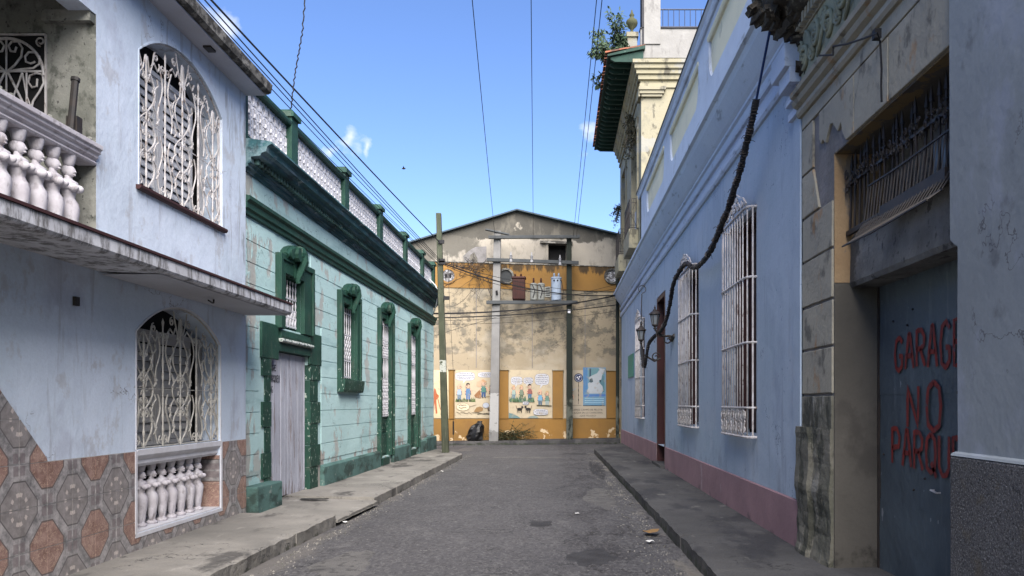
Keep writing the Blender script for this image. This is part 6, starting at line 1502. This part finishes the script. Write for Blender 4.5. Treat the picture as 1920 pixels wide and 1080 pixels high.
def bush(T, px, y0, y1, m):
    a_ = bpx(px, y0, .9); b_ = bpx(px, y1, .9); H_ = b_[2] - a_[2]; MB().lathe(a_, [(.03, 0), (.055, .1 * H_), (.03, .2 * H_), (.055, .35 * H_), (.03, .45 * H_), (.05, .6 * H_), (.03, .7 * H_), (.035, .9 * H_), (.01, H_)], 8).build('bushing', m, T)
bz = bpx(990, 563, .9)[2]
T_ = thing('transformer', 'rust red box transformer with ribbed sides, leftmost on the lowest crossbeam', 'transformer', bpx(973, 563, .9), 'transformers on the lowest crossbeam')
c = bpx(973, 563, .9); zt_ = bpx(973, 524, .9)[2]
bx = MB().box(c[0] - .26, c[0] + .26, c[1] - .2, c[1] + .2, bz, zt_); bx.box(c[0] - .29, c[0] + .29, c[1] - .23, c[1] + .23, zt_ + .002, zt_ + .10); bx.build('tank', m_rust, T_, bevel=.03)
for k in range(5): MB().box(c[0] - .22 + k * .10, c[0] - .19 + k * .10, c[1] - .26, c[1] - .19, bz + .05, zt_ - .05).build('fin', m_rust, T_)
bush(T_, 966, 521, 513, m_rust); bush(T_, 977, 521, 513, m_rust)
T_ = thing('transformer', 'pair of grey cylinders on one cradle forming the middle transformer', 'transformer', bpx(1007, 563, .9), 'transformers on the lowest crossbeam')
for px in (1000.5, 1014.5):
    c = bpx(px, 563, .9); zt_ = bpx(px, 532, .9)[2]; h = zt_ - bz; MB().lathe((c[0], c[1], bz), [(.13, 0), (.15, .03), (.15, h * .9), (.165, h * .92), (.165, h * .98), (.10, h * 1.03)], 14).build('tank', m_tgrey, T_, smooth=False); bush(T_, px, 531, 521, m_rust)
    MB().tube([(c[0] - .05, c[1] - .17, zt_ - .05), (c[0] + .06, c[1] - .19, zt_ - .3), (c[0] - .02, c[1] - .17, bz + .1)], .018, 5).build('lead', m_rubber, T_)
c = bpx(1027, 557, .9); T_ = thing('transformer', 'small open louvred metal box between the grey and pale blue transformers', 'cabinet', c)
fm = MB(); fm.box(c[0] - .12, c[0] + .12, c[1] - .1, c[1] + .1, c[2] - .01, c[2] + .42); fm.build('casing', m_tgrey, T_, bevel=.01)
for k in range(5): MB().box(c[0] - .09, c[0] + .09, c[1] - .115, c[1] - .101, c[2] + .05 + k * .07, c[2] + .08 + k * .07).build('slat', m_dark, T_)
T_ = thing('transformer', 'tall pale blue cylindrical transformer, rightmost on the lowest crossbeam', 'transformer', bpx(1043, 563, .9), 'transformers on the lowest crossbeam')
c = bpx(1043, 563, .9); h = bpx(1043, 520, .9)[2] - bz; MB().lathe((c[0], c[1], bz), [(.19, 0), (.21, .03), (.21, h * .93), (.23, h * .94), (.23, h * .985), (.20, h)], 18).build('tank', m_tblue, T_)
for q in (-.09, .05): MB().ball((c[0] + q, c[1] - .205, bz + h * .84), .035, 8, 6).build('port', m_dark, T_)
bush(T_, 1039, 519, 512, m_tblue); bush(T_, 1047.5, 519, 512, m_tblue)
MB().tube([bpx(1048, 520, .9), bpx(1053, 528, 1.2), bpx(1056, 545, 1.2), bpx(1055, 562, 1.0)], .014, 4).build('lead', m_rubber, T_)
# dark drainpipe at the far end of the blue house
o = MB().tube([rp(1158, 822, 31.8), rp(1158, 455, 31.8)], .075, 8); tag(o.build('drainpipe', m_dark_pole, None, origin=rp(1158, 822, 31.8)), 'dark upright drainpipe at the far corner of the blue house', 'pipe')
# ================================================================ wires
def wire(label, pts, r=.010, sag=0, name='power_line', grp=None, m=None, n=22):
    P = [Vector(p) for p in pts]; Q = []
    for a_, b_ in zip(P[:-1], P[1:]):
        for k in range(n):
            t = k / n; q = a_.lerp(b_, t); q.z -= sag * 4 * t * (1 - t); Q.append(q)
    Q.append(P[-1]); o = MB().tube(Q, r, 4).build(name, m or m_rubber, None, origin=P[0]); return tag(o, label, 'wire', grp)
def far(px, py, Z=None, Y=None):        # point on a sight line at a given height
    if Y is None: Y = (Z - EYE) * F / (VY - py)
    return rp(px, py, Y)
def extend(a_, b_, y):  # carry the line a->b on to depth y
    a_ = Vector(a_); b_ = Vector(b_); t = (y - a_.y) / (b_.y - a_.y); return a_ + (b_ - a_) * t
grp = 'wires running along the left side of the street'
for i, (x0, x1, y1, r, lab) in enumerate(((412, 825, 455, .014, 'thickest black cable, highest of the bundle above the left houses'), (402, 825, 487, .009, 'thin dark wire just under the thick cable over the left parapet'), (392, 825, 490, .008, 'thin wire in the middle of the bundle over the left parapet'), (378, 825, 493, .007, 'fine wire fourth from the top of the bundle over the left parapet'), (352, 824, 496, .006, 'faint wire skimming the eave of the periwinkle house'), (345, 824, 498, .006, 'lowest faint wire of the bundle above the white lattice'))):
    e = rp(x1, y1, 24.55); s_ = far(x0, 0, Z=6.95 - i * .08); s2 = extend(e, s_, -4)
    wire(lab, [e, s2], r, .12 + .02 * i, grp=grp, n=50)
grp2 = 'overhead lines crossing the sky to the crossbeams'
for (x0, x1, y1, lab) in ((887, 928, 442, 'overhead line coming down to the top of the pale concrete pole'), (996, 1000, 441, 'overhead line dropping to the middle of the top crossbeam'), (1117, 1075, 443, 'left one of the two close overhead lines at the right of the sky'), (1127, 1081, 443, 'right one of the two close overhead lines, passing the green eave')):
    e = bpx(x1, y1, 1.1); s_ = far(x0, 0, Z=e[2] + .1); wire(lab, [e, extend(e, s_, -4)], .0095, .15, grp=grp2, n=50)
tw = [far(586, -70, Y=12.6), far(572, 0, Y=12.7), far(567, 60, Y=12.75), far(560, 100, Y=12.8), far(553, 140, Y=12.85), far(548, 180, Y=12.9), far(545, 212, Y=12.95)]; Q = []
for a_, b_ in zip(tw[:-1], tw[1:]):
    for k in range(8): q = Vector(a_).lerp(Vector(b_), k / 8); q.x += .012 * math.sin(k * 2.4 + a_[2] * 9); Q.append(q)
tag(MB().tube(Q, .011, 5).build('drop_wire', m_rubber, None, origin=tw[-1]), 'kinked drop wire hanging from the sky to the nearest parapet post', 'wire')
grp3 = 'service cables crossing before the warehouse'
rng_ = [((826, 492), (1158, 553), .35, .024, 'sagging black service cable leaving the wooden pole at its highest clamp'), ((826, 490), (1158, 548), .25, .010, 'thin service wire above the thick sagging cable'), ((826, 494), (1158, 540), .55, .010, 'slack service wire drooping past the transformers'),
        ((813, 588), (1160, 553), .18, .034, 'thick black cable rising to the right under the transformers'), ((813, 596), (1161, 571), .10, .025, 'second thick cable below the transformers'), ((813, 601), (1161, 560), .22, .009, 'thin wire just below the second thick cable'), ((813, 608), (1161, 582), .15, .009, 'thin lower wire rising gently to the blue corner'),
        ((813, 630), (1161, 532), -.05, .009, 'steep thin wire climbing from the mint corner to the blue corner')]
for (a_, b_, sg, r, lab) in rng_:
    p = rp(a_[0], a_[1], 24.5) if a_[1] < 500 else rp(a_[0], a_[1], 27.0); q = rp(b_[0], b_[1], 31.5); wire(lab, [p, q], r, sg, grp=grp3, n=40)
wire('wire running low from the wooden pole across the warehouse to the dead branches', [rp(829, 540, 24.5), bpx(883, 515, .3)], .009, -.05, n=10)
wire('fine wire curving from the wooden pole up to the dead branches', [rp(832, 575, 24.5), bpx(888, 538, .3)], .007, .25, n=14)
# vine of dead twigs on the frieze
random.seed(41); vn = MB(); c0 = Vector(bpx(890, 505, .15))
for k in range(46):
    p = c0 + Vector((random.gauss(0, .22), random.uniform(-.1, .1), random.gauss(0, .14))); Q = [p]; d = Vector((random.gauss(0, 1), 0, random.gauss(0, .7))).normalized()
    for j in range(7): d = (d + Vector((random.gauss(0, .6), random.gauss(0, .1), random.gauss(0, .6)))).normalized(); p = p + d * .07; Q.append(p)
    vn.tube(Q, .010, 3)
for k in range(15):
    p = Vector(bpx(random.uniform(884, 928), random.uniform(508, 520), .2)); Q = [p]; d = Vector((random.uniform(-.5, .5), 0, -1)).normalized()
    for j in range(11): d = (d + Vector((random.gauss(0, .35), 0, random.gauss(0, .15) - .02))).normalized(); p = p + d * .11; Q.append(p)
    vn.tube(Q, .011, 3, r2=.005)
for k in range(26):
    p = Vector(bpx(838 + k * 2.0, 494 + k * .45, .5)) ; Q = [p + Vector((random.gauss(0, .05), 0, random.gauss(0, .05))) for _ in range(4)]; vn.tube(Q, .014, 3)
tag(stuff(vn.build('dead_vine', m_iron_black, None, origin=c0)), 'tangle of dead vine twigs on the orange frieze beside the concrete pole', 'vine')
tag(MB().tube([bpx(915, 540, .4), bpx(920, 553, .4), bpx(925, 565, .4)], .022, 4).build('branch', m_iron_black, None, origin=bpx(915, 540, .4)), 'dark bare branch hanging left of the concrete pole above the lowest crossbeam', 'branch')
# pale conduit looping down the mint corner
pts = [(794, 520, 26.2), (806, 524, 26.0), (817, 536, 26.0), (821, 552, 26.0), (817, 575, 26.3), (811, 592, 26.7), (812, 620, 26.85), (808, 640, 26.9)]
tag(MB().tube([rp(*p) for p in pts], .020, 6).build('conduit', m_pvc, None, origin=rp(*pts[0])), 'loose pale conduit looping over the cornice end of the mint house', 'conduit')
pts = [(808, 638, 26.8), (811, 655, 26.8), (812, 668, 26.7), (806, 680, 26.6), (797, 684, 26.5), (800, 690, 26.5)]
tag(MB().tube([rp(*p) for p in pts], .012, 5).build('loose_cable', m_rubber, None, origin=rp(*pts[0])), 'short loose black cable end dangling on the mint wall corner', 'cable')
# bird
bq = rp(757, 316, 40); bd_ = MB().ball(bq, .05, 8, 6, (2.0, 1, .9)); bd_.add([(bq[0] - .05, bq[1], bq[2]), (bq[0] + .06, bq[1], bq[2]), (bq[0] + .02, bq[1] - .25, bq[2] + .07)], [(0, 1, 2)]); bd_.add([(bq[0] - .05, bq[1], bq[2]), (bq[0] + .06, bq[1], bq[2]), (bq[0] + .02, bq[1] + .35, bq[2] + .12)], [(0, 1, 2)])
tag(bd_.build('bird', m_iron_black, None, origin=bq), 'tiny dark bird flying in the blue sky left of the gable', 'bird')
# rubbish bag and palm fronds
c = Vector(bpx(893, 822, .45)); c.z = .12; bg_ = MB(); vs = []; n = 18; rings = [(.24, 0), (.29, .06), (.30, .16), (.30, .27), (.30, .38), (.28, .48), (.24, .57), (.19, .64), (.13, .70), (.09, .76), (.10, .82)]
bg_.lathe(c, [(r, z, .20 * (z / .8) ** 3 - .04, 0) for r, z in rings], n)
for i, v in enumerate(bg_.v): v = Vector(v); q = noise.noise(v * 5) * .13 + noise.noise(v * 13) * .05; d = (v - c); d.z = 0; d = d.normalized() if d.length > 0 else d; bg_.v[i] = tuple(v + d * q + Vector((0, 0, noise.noise(v * 9) * .02)))
tag(bg_.build('rubbish_bag', m_bag, None, origin=c), 'upright black rubbish bag slumped against the orange warehouse base', 'bag')
random.seed(44); pf = MB(); c = Vector(bpx(948, 820, .5)); c.z = .14
for k in range(95):
    a0 = Vector((c.x + random.uniform(-.5, .7), c.y + random.uniform(-.15, .2), c.z + random.uniform(.0, .32))); d = Vector((random.uniform(-.3, 1.0), random.uniform(-.25, .25), random.uniform(-.05, .30)))
    L_ = random.uniform(.4, .9); tip = a0 + d.normalized() * L_; tip.z = max(tip.z - .1, .13); mid = a0.lerp(tip, .5) + Vector((0, 0, .07)); pf.tube([a0, mid, tip], .010, 3, r2=.003)
    for j in range(12):
        t = j / 12; p = a0.lerp(mid, t * 2) if t < .5 else mid.lerp(tip, t * 2 - 1); s = Vector((random.uniform(-.2, .6), random.choice((-1, 1)) * random.uniform(.3, 1), random.uniform(-.5, .5))).normalized() * random.uniform(.08, .2); pf.add([p, p + s + Vector((.015, 0, 0)), p + Vector((.02, 0, .012))], [(0, 1, 2)])
tag(stuff(pf.build('palm_fronds', m_frond, None, origin=c, fixn=False)), 'heap of cut dry palm fronds at the foot of the concrete pole', 'palm fronds')
# small litter
random.seed(50)
def litter(at, s, m, label):
    b = MB(); a = random.random() * 3; P = []
    for i in range(3):
        for j in range(3): P.append((at[0] + (math.cos(a) * (i - 1) - math.sin(a) * (j - 1)) * s, at[1] + (math.sin(a) * (i - 1) + math.cos(a) * (j - 1)) * s * 1.3, at[2] + random.uniform(0, s * .6)))
    b.add(P, [(i * 3 + j, (i + 1) * 3 + j, (i + 1) * 3 + j + 1, i * 3 + j + 1) for i in range(2) for j in range(2)]); tag(b.build('litter', m, None, origin=at, fixn=False), label, 'litter')
m_paper = mat('white_litter', (.62, .61, .58), .8, bump=None); m_leafb = mat('brown_litter', (.22, .13, .05), .8, bump=None)
litter((-2.82, 19.3, .01), .05, m_paper, 'white scrap of paper in the gutter beside the far part of the left kerb')
litter((-2.95, 11.05, .012), .03, m_paper, 'small white scrap at the step of the left kerb beside the ramp')
litter((1.18, 10.2, -.005), .09, m_leafb, 'flat brown leaf litter in the right gutter'); litter((1.10, 9.6, -.005), .04, m_paper, 'pale torn scrap beside the brown litter in the right gutter')
litter((.28, 11.9, .01), .03, m_paper, 'white speck of litter in the middle of the road')
